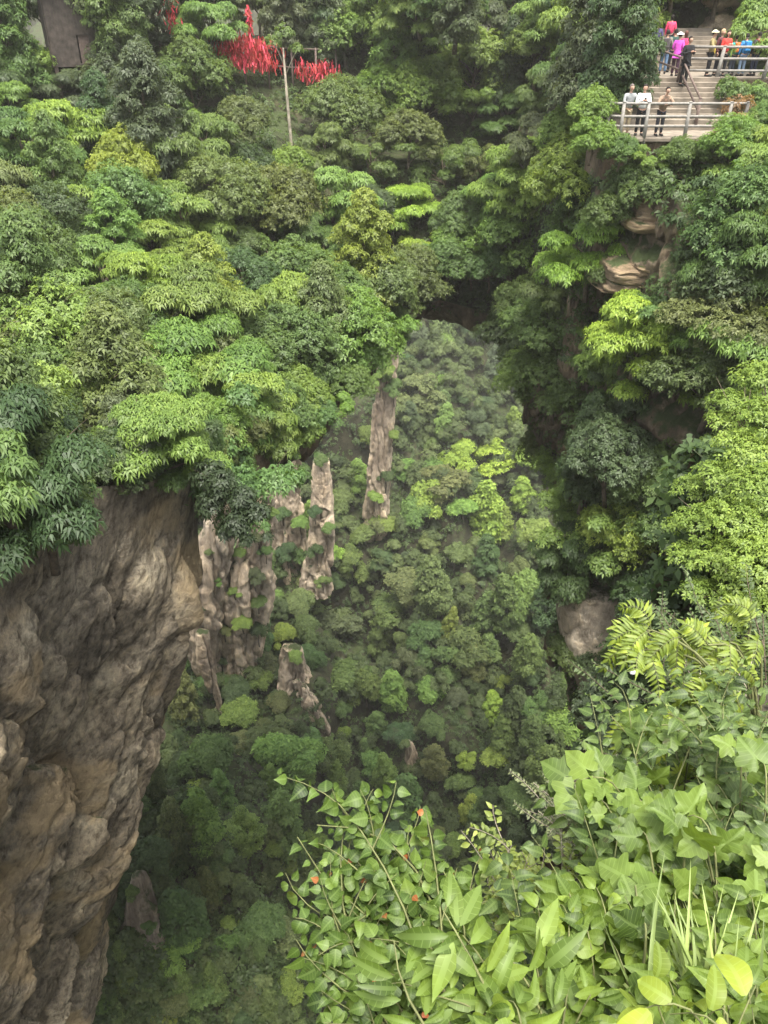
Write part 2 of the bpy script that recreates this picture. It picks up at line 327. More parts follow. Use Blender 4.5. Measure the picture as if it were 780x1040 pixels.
def cliff_disp(p, mode):
    if mode == 'left':
        x, y, z = p.T
        c, l, m_ = p @ BED.T.T[:, 0], p @ BED.T.T[:, 1], p @ BED.T.T[:, 2]
        q = np.stack((c * .30, l * .075, m_ * .10), 1)
        q[:, 0] += .5 * fbm(p * .22, 3, 40)
        f1, f2, cid, tl = facet(q, 31); blk = ((cid - .3) * 1.9 + tl * 1.5) * (1 - np.exp(-(f2 - f1) * 16)) - .45 * np.exp(-(f2 - f1) * 26)
        q2 = np.stack((c * .95, l * .22, m_ * .30), 1); q2 += .15 * fbm(p * .6, 2, 44)[:, None]
        g1, g2, cid2, tl2 = facet(q2, 35); blk2 = ((cid2 - .3) * .75 + tl2 * .9) * (1 - np.exp(-(g2 - g1) * 11)) - .22 * np.exp(-(g2 - g1) * 12)
        q3 = np.stack((c * 2.8, l * .8, m_ * 1.0), 1); h1, h2, cid3, tl3 = facet(q3, 38)
        d = blk + blk2 + ((cid3 - .3) * .22 + tl3 * .34) * (1 - np.exp(-(h2 - h1) * 8)) + .22 * fbm(np.stack((c * .25, l * .08, m_ * .1), 1), 3, 50) * 2 + .25 * np.where(y < 17, 1, 0) * 0 + .13 * fbm(p * 2.2, 3, 52)
        return d, .5 * cid + .3 * cid2 + .2 * cid3
    q = p * np.array((.28, .28, .55)); f1, f2, cid, tl = facet(q + .4 * fbm(p * .3, 2, 60)[:, None], 61)
    q2 = p * np.array((.9, .9, 1.8)); g1, g2, cid2 = voro(q2, 64)
    return (cid - .5) * 1.0 + tl * 1.2 - .4 * np.exp(-(f2 - f1) * 12) + (cid2 - .5) * .45 + .25 * fbm(p * 1.5, 3, 66), .6 * cid + .4 * cid2
def body(name, p0, p1, nph, depth, nd, mat, mode, outw, fade=(0.0, 0.0)):
    ph = np.linspace(p0, p1, nph); rr, rz = rim_r(ph), rim_z(ph)
    top = np.concatenate((np.linspace(1, 0, 46)[:-1] ** 1.6,))                         # outward -> rim
    dd = depth * np.linspace(0, 1, nd) ** 1.25
    V = []
    ca, sa = np.cos(np.radians(ph)), np.sin(np.radians(ph))
    for w_ in top:
        r = rr + w_ * outw; x, y = C0[0] + r * ca, C0[1] + r * sa
        z = deck_h(x, y); k = sstep(0, 2.5, r - rr); z = rz * (1 - k) + z * k
        V.append(np.stack((x, y, z), 1))
    for d in dd:
        q = recess(ph, d); psi = np.radians(np.where(mode == 'right', np.minimum(ph, 18 + 0 * ph), ph))     # the right wall is undercut sideways
        V.append(np.stack((C0[0] + rr * ca + q * np.cos(psi), C0[1] + rr * sa + q * np.sin(psi), rz - d), 1))
    V = np.stack(V, 1)                                            # (nph, rows, 3)
    nr = V.shape[1]; P = V.reshape(-1, 3).copy()
    disp, tint = cliff_disp(P, mode)
    wgt = np.zeros((nph, nr)); wgt[:, len(top):] = sstep(0, 6.0 if mode == 'left' else 2.0, dd)[None, :]
    if mode == 'left': wgt *= (.4 + .6 * sstep(180, 197, ph))[:, None]
    wgt = wgt.ravel()
    outv = np.stack((np.repeat(ca, nr), np.repeat(sa, nr), np.full(nph * nr, .0)), 1)
    if mode == 'bridge': outv = np.zeros_like(outv); outv[:, 2] = 1.0
    P -= outv * (disp * wgt)[:, None]
    F = grid_faces(nph, nr)
    me = np_mesh(name, P, F, (mat, M_SOIL), False, var=np.clip(tint, 0, 1))
    ba = me.attributes.new('bed', 'FLOAT_VECTOR', 'POINT'); ba.data.foreach_set('vector', np.ascontiguousarray((P @ BED) if mode == 'left' else P, dtype=np.float32).ravel())
    cen = np.arange(len(F)) % (nr - 1); me.polygons.foreach_set('material_index', (cen < len(top) - 1).astype(np.int32)); me.update()
    o = tag(link(name, me), kind='structure')
    return o, P, F
bodies = [body('left_cliff', 168, 240, 860, 80, 560, M_CLIFF, 'left', 32),
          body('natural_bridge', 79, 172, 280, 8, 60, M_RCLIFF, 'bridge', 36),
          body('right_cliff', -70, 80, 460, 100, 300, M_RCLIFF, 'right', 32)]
nv = 0; VV = []; FF2 = []
for _, P, F in bodies: VV.append(P); FF2.append(F + nv); nv += len(P)
near_bvh = BVHTree.FromPolygons(np.concatenate(VV).tolist(), np.concatenate(FF2).tolist())

# ---- foreground bank, right under the viewpoint
def bank_h(x, y):
    cp = [(0, 0, -1.7), (-3, -1, -1.8), (.4, 1.5, -3.3), (1.2, 2.1, -3.45), (1.5, 3.0, -3.9), (2.3, 3.6, -4.0), (3, 2, -2.7), (2, .5, -2.0), (5, 4, -3.4), (4, 6, -5.0), (7, 8, -6.0), (6, 0, -1.9), (3, 5, -4.9), (1, .6, -2.3)]
    z = idw(cp, x, y, 3.0)
    ex = np.interp(y, [-5, 0, .6, 1.6, 2.4, 3.4, 4.5, 6.5, 9, 12], [-9, -1.0, .25, .75, 1.25, 2.0, 3.1, 5.0, 7.0, 9])
    z = z + .10 * fbm(np.stack((x * 2, y * 2, x * 0), 1), 3, 70)
    return z - 7 * np.maximum(0, ex - x) ** 1.1 - 3 * np.maximum(0, y - 9.0)
bx_, by_ = np.meshgrid(np.linspace(-4, 9, 170), np.linspace(-4, 12, 190), indexing='ij')
BZ = bank_h(bx_.ravel(), by_.ravel()); BZ = np.maximum(BZ, -32)
BV = np.stack((bx_.ravel(), by_.ravel(), BZ), 1); BF = grid_faces(170, 190)
M_BANK = plain('bank_soil', (.035, .03, .018), nscale=7, amt=.6, bump=.8)
bank = tag(link('foreground_bank', np_mesh('foreground_bank', BV, BF[:, ::-1], (M_BANK,), True)), kind='structure')
bank_bvh = BVHTree.FromPolygons(BV.tolist(), BF.tolist())

def cast(px, py, which='near'):
    d = Vector(ray(px, py)); L_ = d.length; d.normalize(); best = None
    for b in {'near': (near_bvh,), 'far': (far_bvh,), 'all': (near_bvh, far_bvh)}[which]:
        h = b.ray_cast(Vector((0, 0, 0)), d)
        if h[0] is not None and (best is None or h[3] < best[3]): best = h
    return best or (None, None, None, None)

# ============================================================ FAR PALE ROCK PILLARS
def pillar(name, spine, Y, seed, mat=M_FCLIFF, depth_ratio=.8, nv_=190, nk=120, amp=.16, lean=0.0):
    """spine: (px, py, half-width px) from top to bottom in the upright plane y = Y"""
    pts = [(atY(a, b, Y), c * (Y / ray(a, b)[1]) / FPX) for a, b, c in spine]
    zz = np.array([p[2] for p, _ in pts]); xx = np.array([p[0] for p, _ in pts]); ww = np.array([q for _, q in pts])
    o = np.argsort(zz); zs = np.linspace(zz.max(), zz.min(), nv_); X = np.interp(zs, zz[o], xx[o]); W = np.interp(zs, zz[o], ww[o])
    W[0] *= .3; W[1] *= .75; W[2] *= .92
    th = np.linspace(0, 2 * math.pi, nk, endpoint=False); V = []
    for z, x, wd in zip(zs, X, W):
        cs, sn = np.cos(th), np.sin(th); sq = 1 / (np.abs(cs) ** 3.2 + np.abs(sn) ** 3.2) ** (1 / 3.2)
        V.append(np.stack((x + wd * cs * sq, Y + lean * (zs[0] - z) + wd * depth_ratio * sn * sq, np.full(nk, z)), 1))
    P = np.concatenate(V); wid = np.repeat(W, nk)
    wq = .35 * fbm(P * .3, 2, seed + 9)[:, None]
    q = P * np.array((.5, .5, .06)) + wq; f1, f2, cid = voro(q, seed); q2 = P * np.array((.7, .7, .5)) + wq; g1, g2, cid2 = voro(q2, seed + 5)
    q3 = P * np.array((1.7, 1.7, 1.1)) + wq; h1, h2, cid3 = voro(q3, seed + 7)
    d = (cid - .5) * 1.7 - .8 * np.exp(-(f2 - f1) * 11) + (cid2 - .5) * .4 - .15 * np.exp(-(g2 - g1) * 14) + (cid3 - .5) * .15 + .9 * fbm(P * np.array((.15, .15, .09)), 3, seed) + .2 * fbm(P * 2.1, 3, seed)
    cen = np.stack((np.repeat(X, nk), np.full(len(P), Y), P[:, 2]), 1); dv = P - cen; dv[:, 2] = 0; dv /= np.linalg.norm(dv, axis=1)[:, None] + 1e-6
    P = P + dv * (d * wid * amp * 1.6)[:, None]
    F = []
    for i in range(nv_ - 1):
        for j in range(nk): F.append((i * nk + j, (i + 1) * nk + j, (i + 1) * nk + (j + 1) % nk, i * nk + (j + 1) % nk))
    c = len(P); P = np.vstack((P, [[X[0], Y, zs[0] + W[0] * .3]]))
    F += [(c, j, (j + 1) % nk, (j + 1) % nk) for j in range(0)]
    me = np_mesh(name, P, np.array(F), (mat,), False, var=np.clip(np.concatenate((.4 * cid + .35 * cid2 + .25 * cid3, [.5])), 0, 1))
    bm = bmesh.new(); bm.from_mesh(me); bm.verts.ensure_lookup_table()
    for j in range(nk): bm.faces.new((bm.verts[c], bm.verts[j], bm.verts[(j + 1) % nk])).smooth = True
    bm.to_mesh(me); bm.free()
    return tag(link(name, me), kind='structure')
pillar('rock_pillar', [(240, 422, 8), (238, 470, 13), (230, 520, 18), (212, 580, 22), (203, 640, 20), (212, 690, 10), (222, 740, 8), (225, 800, 10)], 95, 101)
pillar('rock_pillar', [(264, 424, 8), (265, 470, 12), (262, 530, 17), (250, 590, 26), (240, 660, 24), (240, 760, 22)], 98, 107)
pillar('rock_pillar', [(290, 385, 10), (292, 440, 12), (293, 500, 14), (290, 560, 18), (290, 640, 20)], 122, 113)
pillar('rock_pillar', [(326, 465, 7), (327, 500, 10), (326, 540, 13), (322, 600, 16)], 118, 119)
pillar('rock_pillar', [(394, 338, 10), (392, 400, 11), (388, 450, 11), (384, 500, 12), (380, 560, 14)], 132, 125)
pillar('rock_outcrop', [(298, 655, 9), (302, 700, 19), (318, 735, 18), (326, 760, 10), (328, 800, 10)], 96, 131, amp=.22)
pillar('rock_outcrop', [(302, 690, 5), (312, 712, 9), (326, 738, 9), (334, 752, 5), (336, 770, 4)], 92, 173, amp=.22)
pillar('rock_outcrop', [(207, 640, 6), (210, 670, 8), (216, 694, 6), (222, 712, 4), (224, 730, 3)], 90, 179, amp=.2)
pillar('rock_fin', [(476, 692, 4), (478, 715, 7), (480, 750, 10), (482, 790, 11)], 104, 137, amp=.25)
pillar('rock_fin', [(414, 752, 5), (418, 775, 8), (420, 810, 9), (420, 850, 9)], 92, 143, amp=.25)
pillar('rock_fin', [(461, 668, 6), (459, 700, 8), (458, 740, 9)], 110, 149, amp=.2)
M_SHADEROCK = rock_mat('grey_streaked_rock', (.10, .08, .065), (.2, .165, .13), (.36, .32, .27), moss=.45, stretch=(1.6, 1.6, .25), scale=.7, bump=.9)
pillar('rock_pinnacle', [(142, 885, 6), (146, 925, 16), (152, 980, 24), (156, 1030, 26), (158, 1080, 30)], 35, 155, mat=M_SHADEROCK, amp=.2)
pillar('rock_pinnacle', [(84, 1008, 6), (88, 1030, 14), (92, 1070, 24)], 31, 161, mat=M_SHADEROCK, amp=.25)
# pale ledges on the right wall
pillar('rock_buttress', [(598, 588, 28), (596, 604, 31), (598, 630, 31), (600, 648, 30), (606, 675, 27), (616, 720, 22)], 27.2, 167, mat=rock_mat('tan_rock', (.32, .27, .21), (.50, .43, .34), (.62, .55, .45), moss=.12, stretch=(1, 1, .6), scale=1.0, bump=1.0), amp=.09, depth_ratio=1.3)


# ---- haze: one closed box of thin air round the whole place
hz = MB(); hz.box((0, 100, -40), (900, 1000, 300)); hm, hnt, hout = newmat('haze_air')
pv = N(hnt, 'ShaderNodeVolumePrincipled'); pv.inputs['Density'].default_value = HAZE; pv.inputs['Color'].default_value = (1.0, .98, .90, 1); pv.inputs['Anisotropy'].default_value = .2
hnt.links.new(pv.outputs[0], hout.inputs['Volume']); tag(hz.build('haze', hm), 'thin pale haze filling the gorge', 'haze', kind='stuff')
# ============================================================ FOLIAGE BUILDERS
def basis(n):
    """columns a, b orthogonal to n, random spin"""
    n = n / (np.linalg.norm(n, axis=1)[:, None] + 1e-9); r = rng.normal(size=n.shape)
    a = r - n * (r * n).sum(1)[:, None]; a /= np.linalg.norm(a, axis=1)[:, None] + 1e-9
    return a, np.cross(n, a), n
def whorls(P, Nn, L, Wd, k=6, droop=.35, jit=.3):
    """k leaves radiating from every point P about normal Nn -> quads, (n*k,4,3)"""
    a, b, n = basis(Nn); out = []
    ph0 = rng.uniform(0, 6.28, len(P)); ls = L * rng.uniform(.7, 1.25, len(P))
    for j in range(k):
        th = ph0 + 6.283 * j / k + rng.normal(0, .25, len(P)); c, s_ = np.cos(th)[:, None], np.sin(th)[:, None]
        d = a * c + b * s_; sd = -a * s_ + b * c; tilt = rng.normal(.12, jit, len(P))[:, None]
        l = (ls * rng.uniform(.75, 1.15, len(P)))[:, None]; wd = l * Wd / L
        base = P + d * l * .08; mid = P + d * l * .5 + n * l * (tilt * .5)
        tip = P + d * l * 1.0 + n * l * (tilt * .6) ; tip[:, 2] -= (droop * l)[:, 0]
        fold = n * wd * .25
        out.append(np.stack((base, mid + sd * wd * .5 + fold, tip, mid - sd * wd * .5 + fold), 1))
    return np.concatenate(out)
def quads_mesh(name, Q, mats, var):
    V = Q.reshape(-1, 3); F = np.arange(len(V)).reshape(-1, 4); return np_mesh(name, V, F, mats, False, var=var)
def crown_pads(kind, rad, hgt):
    pads = []
    if kind == 'tier':
        n = 20
        for i in range(n):
            z = rng.uniform(.0, 1.0); rr = rad * math.sqrt(max(.05, 1 - (z - .25) ** 2 * 1.35)) * rng.uniform(.35, .95) ; th = i * 2.4 + rng.uniform(-.5, .5)
            pads.append((rr * math.cos(th), rr * math.sin(th), hgt * z, rad * rng.uniform(.30, .46), .30))
    elif kind == 'round':
        n = 26
        for i in range(n):
            u = rng.uniform(-.35, 1); th = i * 2.4 + rng.uniform(-.4, .4); q = math.sqrt(1 - min(1, u * u)) * rng.uniform(.55, .85)
            pads.append((rad * q * math.cos(th), rad * q * math.sin(th), hgt * (.42 + .45 * u), rad * rng.uniform(.26, .44), .75))
    elif kind == 'lumpy':
        for i in range(int(rng.integers(9, 15))):
            th = rng.uniform(0, 6.28); q = rng.uniform(.1, .85); pr = rng.uniform(.22, .52)
            pads.append((rad * q * math.cos(th), rad * q * math.sin(th), hgt * (.75 - q * rng.uniform(.3, .75)), rad * pr, rng.uniform(.6, .95)))
    elif kind == 'tall':
        n = 24
        for i in range(n):
            z = (i + .5) / n; q = math.sin(math.pi * min(1, .2 + z * .8)) * rng.uniform(.25, .6); th = i * 2.4
            pads.append((rad * q * math.cos(th), rad * q * math.sin(th), hgt * z * .95, rad * rng.uniform(.28, .42) * (1.15 - .5 * z), .7))
    elif kind == 'loose':
        n = 15
        for i in range(n):
            u = rng.uniform(0, 1); th = i * 2.4 + rng.uniform(-.7, .7); rr = rad * rng.uniform(.3, 1.05)
            pads.append((rr * math.cos(th), rr * math.sin(th), hgt * (u * .8 + .1) - rr * .15, rad * rng.uniform(.22, .36), .45))
    return pads
def make_crown(name, kind, rad, hgt, n_cl, L, Wd, k, mat, droop=.35, jit=.3, shell=.45, pads=None):
    pads = pads or crown_pads(kind, rad, hgt); A = np.array([p[3] ** 2 for p in pads]); A = A / A.sum(); Ps = []; Ns = []; Vs = []
    tw = rng.uniform(.2, .8, len(pads))
    for p, a, t_ in zip(pads, A, tw):
        m = max(6, int(n_cl * a)); v = rng.normal(size=(m, 3)); v /= np.linalg.norm(v, axis=1)[:, None]; v[:, 2] = np.abs(v[:, 2]) * np.where(rng.random(m) < .8, 1, -.6)
        r = p[3] * (1 - shell * rng.random(m) ** 1.6); bump = 1 + .22 * vnoise(v * 2.2 + p[0] * 3, 90)
        q = v * (r * bump)[:, None]; q[:, 2] *= p[4]; q[:, 2] -= (np.hypot(q[:, 0], q[:, 1]) ** 2) / p[3] * .25
        Ps.append(q + np.array(p[:3])); nn = v * np.array((1, 1, .8 / p[4])); nn[:, 2] += .6; Ns.append(nn + rng.normal(0, .25, nn.shape)); Vs.append(np.full(m, t_))
    P = np.concatenate(Ps); Q = whorls(P, np.concatenate(Ns), L, Wd, k, droop, jit)
    var = np.clip(np.tile(np.concatenate(Vs), k) * .45 + .275 + rng.normal(0, .16, len(Q)), 0, 1)
    return quads_mesh(name, Q, (mat,), var), pads
def make_trunk(name, pads, base_z, r0, mat, lean=0.0, every=2, k=6):
    mb = MB(); top = max(p[2] for p in pads); rad = max(abs(p[0]) for p in pads)
    n = 7; zs = np.linspace(base_z, top * .75, n); ax = [(lean * (z - base_z) + .06 * rad * math.sin(z * 1.7), .05 * rad * math.cos(z * 2.1), z) for z in zs]
    mb.tube(ax, [r0 * (1.15 - .85 * i / (n - 1)) for i in range(n)], k + 2)
    for p in pads[::every]:
        zb = max(base_z * .5, p[2] - rad * .55 - .2); i = int(np.clip(np.searchsorted(zs, zb), 0, n - 1)); a = np.array(ax[i]); b = np.array(p[:3])
        m1 = a * .55 + b * .45 + np.array((0, 0, rad * .07)); m2 = a * .25 + b * .75 + np.array((0, 0, rad * .02)) + rng.normal(0, .05, 3) * rad
        mb.tube([a, m1, m2, b], [r0 * .42, r0 * .28, r0 * .17, r0 * .06], k, cap=False)
        for q in range(2):
            e = b + rng.normal(0, 1, 3) * p[3] * .5; mb.tube([m2, (m2 + e) / 2 + np.array((0, 0, .05)), e], [r0 * .13, r0 * .08, r0 * .03], 4, cap=False)
    me = bpy.data.meshes.new(name); me.from_pydata(mb.v, [], mb.f); me.polygons.foreach_set('use_smooth', [True] * len(me.polygons)); me.materials.append(mat)
    return me

# ---- near prototypes: (mesh, trunk mesh, nominal crown radius, nominal crown height)
NEAR = []
def nproto(kind, rad, hgt, n_cl, L, Wd, k, droop=.35, jit=.3, shell=.45, r0=.11, tag_=''):
    c, pads = make_crown('crown', kind, rad, hgt, n_cl, L, Wd, k, M_LEAF, droop, jit, shell)
    t = make_trunk('trunk', pads, -1.1, r0, M_BARK, lean=rng.uniform(-.05, .05)); NEAR.append((c, t, rad, hgt, kind)); return len(NEAR) - 1
P_TIER = [nproto('tier', 2.2, 2.6, 3200, .195, .062, 7, droop=.45) for _ in range(4)]
P_ROUND = [nproto('round', 2.1, 3.2, 3800, .138, .060, 6, droop=.2, jit=.45) for _ in range(4)]
P_TALL = [nproto('tall', 1.9, 4.4, 3500, .145, .057, 6, droop=.25, jit=.4) for _ in range(3)]
P_LOOSE = [nproto('loose', 2.3, 2.8, 2100, .16, .066, 6, droop=.3, jit=.45, shell=.7) for _ in range(3)]
# ---- far prototypes (one mesh each: too small in the photo to show parts)
FARP = []
def fproto(kind, rad, hgt, n_cl, L):
    c, pads = make_crown('gorge_tree', kind, rad, hgt, n_cl, L, L * .55, 4, M_FAR, .15, .4, .3)
    t = make_trunk('t', pads, -hgt * .7, rad * .06, M_BARK, every=3, k=4)
    bm = bmesh.new(); bm.from_mesh(c); nf = len(bm.faces); bm.from_mesh(t)
    bm.faces.ensure_lookup_table()
    for f in bm.faces[nf:]: f.material_index = 1
    bm.to_mesh(c); bm.free(); c.materials.append(M_BARK); FARP.append((c, rad, hgt, kind))
for i in range(5): fproto('lumpy', 3.0, 4.4, 2000, .34)
for i in range(3): fproto('tall', 2.5, 6.2, 1900, .33)
for i in range(2): fproto('tier', 3.2, 3.6, 1700, .36)

TONES = {'bright yellow-green': (.200, .300, .045), 'light green': (.138, .215, .046), 'mid green': (.094, .150, .040), 'olive green': (.108, .140, .044),
         'dark green': (.054, .090, .030), 'dusky green': (.074, .100, .044), 'yellow-green': (.178, .245, .042)}
def jcol(tone, j=.12):
    c = TONES[tone]; f = 1 + rng.uniform(-j, j); return (c[0] * f * (1 + rng.uniform(-j, j)), c[1] * f, c[2] * f * (1 + rng.uniform(-j, j)), 1)

# ============================================================ LABELS: where a thing stands, by landmarks anyone can find
ORD = ['', 'nearest', 'second', 'third', 'fourth', 'fifth', 'sixth', 'seventh', 'eighth', 'ninth', 'tenth', 'eleventh', 'twelfth', 'thirteenth', 'fourteenth', 'fifteenth', 'sixteenth', 'seventeenth', 'eighteenth', 'nineteenth', 'twentieth']
LM = {'bush': [], 'far': [((268, 470), 'the tall pale twin pillars'), ((200, 590), 'the pale cliff edge'), ((328, 500), 'the slim pale pillar'), ((312, 720), 'the reddish bare outcrop'),
              ((390, 440), 'the cracked pale pillar'), ((505, 470), 'the bright tree pair'), ((476, 725), 'the small central rock fin'), ((418, 780), 'the lower rock fin'),
              ((592, 615), 'the square tan rock face'), ((145, 950), 'the streaked rock pinnacle'), ((400, 860), 'the red-tipped shrub'), ((470, 300), 'the dark bridge underside'), ((560, 830), 'the grey-green shrub')],
      'near': [((255, 55), 'the red ribbons'), ((80, 30), 'the wooden hut'), ((295, 115), 'the bare pale trunk'), ((665, 125), 'the railed platform'), ((755, 75), 'the upper landing rail'),
               ((650, 275), 'the bare rock ledge'), ((470, 300), 'the dark bridge underside'), ((700, 440), 'the dark rock wall'), ((210, 520), 'the overhanging cliff corner'), ((40, 540), 'the left cliff top'),
               ((390, 360), 'the cracked pale pillar'), ((745, 130), 'the withered brown tree'), ((592, 590), 'the square tan rock face'), ((430, 210), 'the lime green tree')]}
LM['bush'] = LM['far'][:]
def direction(dx, dy):
    a = math.degrees(math.atan2(-dy, dx)) % 360
    return ['right of', 'upper right of', 'above', 'upper left of', 'left of', 'lower left of', 'below', 'lower right of'][int((a + 22.5) // 45) % 8]
def place_labels(items, zone):
    """items: (object, tone, shape word, px, py)"""
    gr = {}; zone_w = {'far': 'gorge', 'near': 'cliff-top', 'bush': 'rooted'}[zone]; kd = 'bush' if zone == 'bush' else 'tree'
    for it in items:
        lm = min(LM[zone], key=lambda q: math.hypot(q[0][0] - it[3], q[0][1] - it[4])); dx, dy = it[3] - lm[0][0], it[4] - lm[0][1]
        gr.setdefault((lm[1], direction(dx, dy)), []).append((math.hypot(dx, dy), it))
    for (l, d), g in gr.items():
        g.sort(key=lambda q: q[0])
        for k, (_, it) in enumerate(g):
            o, tone, shape = it[:3]
            if len(g) == 1: o['label'] = f'{tone} {shape} {kd}, the only {zone_w} one {d} {l}'
            elif k + 1 == len(g) and len(g) > 2: o['label'] = f'{tone} {shape} {zone_w} {kd}, farthest {d} {l}'
            else: o['label'] = f'{tone} {shape} {zone_w} {kd}, {ORD[min(k + 1, 20)]} {d} {l}'

# ============================================================ NEAR FOREST
def mask_in(poly, x, y):
    r = False; j = len(poly) - 1
    for i in range(len(poly)):
        xi, yi = poly[i]; xj, yj = poly[j]
        if (yi > y) != (yj > y) and x < (xj - xi) * (y - yi) / (yj - yi) + xi: r = not r
        j = i
    return r
near_poly = [(-40, -50), (820, -50), (820, 620), (700, 640), (660, 800), (600, 800), (572, 700), (556, 600), (548, 500), (525, 420), (505, 345), (480, 300), (425, 292), (395, 340), (350, 400), (300, 385), (262, 400), (225, 455), (150, 470), (90, 455), (30, 470), (-40, 480)]
keep_clear = [  # windows in the forest that the photo shows
    ([(608, 20), (790, 10), (790, 100), (742, 118), (700, 148), (608, 150)], 'stairs'), ([(612, 225), (690, 225), (690, 292), (612, 292)], 'ledge'),
    ([(218, 22), (345, 30), (345, 82), (218, 82)], 'ribbons'), ([(56, -5), (106, -5), (106, 70), (56, 70)], 'hut'), ([(430, 275), (500, 275), (500, 312), (430, 312)], 'gap'),
    ([(660, 395), (740, 395), (740, 475), (660, 475)], 'wall'), ([(560, 590), (626, 590), (626, 660), (560, 660)], 'face')]
def clear_hit(px, py, r):
    for poly, _ in keep_clear:
        xs = [p[0] for p in poly]; ys = [p[1] for p in poly]
        if min(xs) - r < px < max(xs) + r and min(ys) - r < py < max(ys) + r: return True
    return False
near_items = []; used_n = set()
def near_tree(px, py, pid, tone, size, hit=None, drop=.55, rot=None, sq=1.0, strict=False):
    """px,py = crown centre in the photo; the foot is found on the ground below it. size = crown radius, m"""
    c, t, rad, hgt, kind = NEAR[pid]; s = size / rad
    t0 = None
    h = cast(px, py, 'near')
    if h[0] is None: return None
    for _ in range(2):
        tt = h[0][1] * CP - h[0][2] * SP; off = hgt * s * drop * sq * FPX / tt * .85
        h2 = cast(px, py + off, 'near')
        if h2[0] is None: break
        h = h2
    g = h[0]; tt = g[1] * CP - g[2] * SP
    if tt > 66 or tt < 17.5: return None
    n = h[1]; n = n if n[2] > 0 or abs(n[2]) < .5 else -n
    base = Vector(g); hz = Vector((-g[0] * .25, -g[1], 0)); hz.normalize()
    if abs(n[2]) < .55: base = base + hz * size * .55                     # crown leans out from a steep wall
    # crown centre should sit at pixel px,py: lift along z so that it projects right
    cz = base[2]; 
    TX, TY, TT = proj((base[0], base[1], cz + hgt * s * sq * 1.05))
    if 590 < TX < 790 and base[1] < 33.5 and TY < 143: return None
    if strict:
        GX_, GY_, GT_ = proj((base[0], base[1], cz)); rp_ = size * .9 * FPX / GT_
        for x0, x1, y0, y1 in ((225, 338, 42, 80), (290, 304, 88, 150), (626, 682, 205, 285), (62, 100, 5, 60)):
            if x0 - rp_ < GX_ < x1 + rp_ and TY < y1 and GY_ > y0: return None
    root = empty('broadleaf_tree', (base[0], base[1], cz), rng.uniform(0, 6.28) if rot is None else rot)
    root.scale = (s * rng.uniform(.92, 1.1), s * rng.uniform(.92, 1.1), s * sq)
    a = link('crown', c, root); a.color = jcol(tone); b = link('trunk', t, root); a.location = b.location = (0, 0, hgt * .12)
    if abs(TX - 320) < 60 and TY > 340: b.scale = (1, 1, .35)
    shape = {'tier': 'layered', 'round': 'round', 'tall': 'tall', 'loose': 'loose'}[kind]
    X, Y, T = proj((base[0], base[1], cz + hgt * s * .5 * sq))
    tag(root, 'x', 'tree', 'trees growing on the bridge and cliff tops'); near_items.append((root, tone, shape, X, Y)); return root
BY, LG, MG, OG, DG, DU, YG = 'bright yellow-green', 'light green', 'mid green', 'olive green', 'dark green', 'dusky green', 'yellow-green'
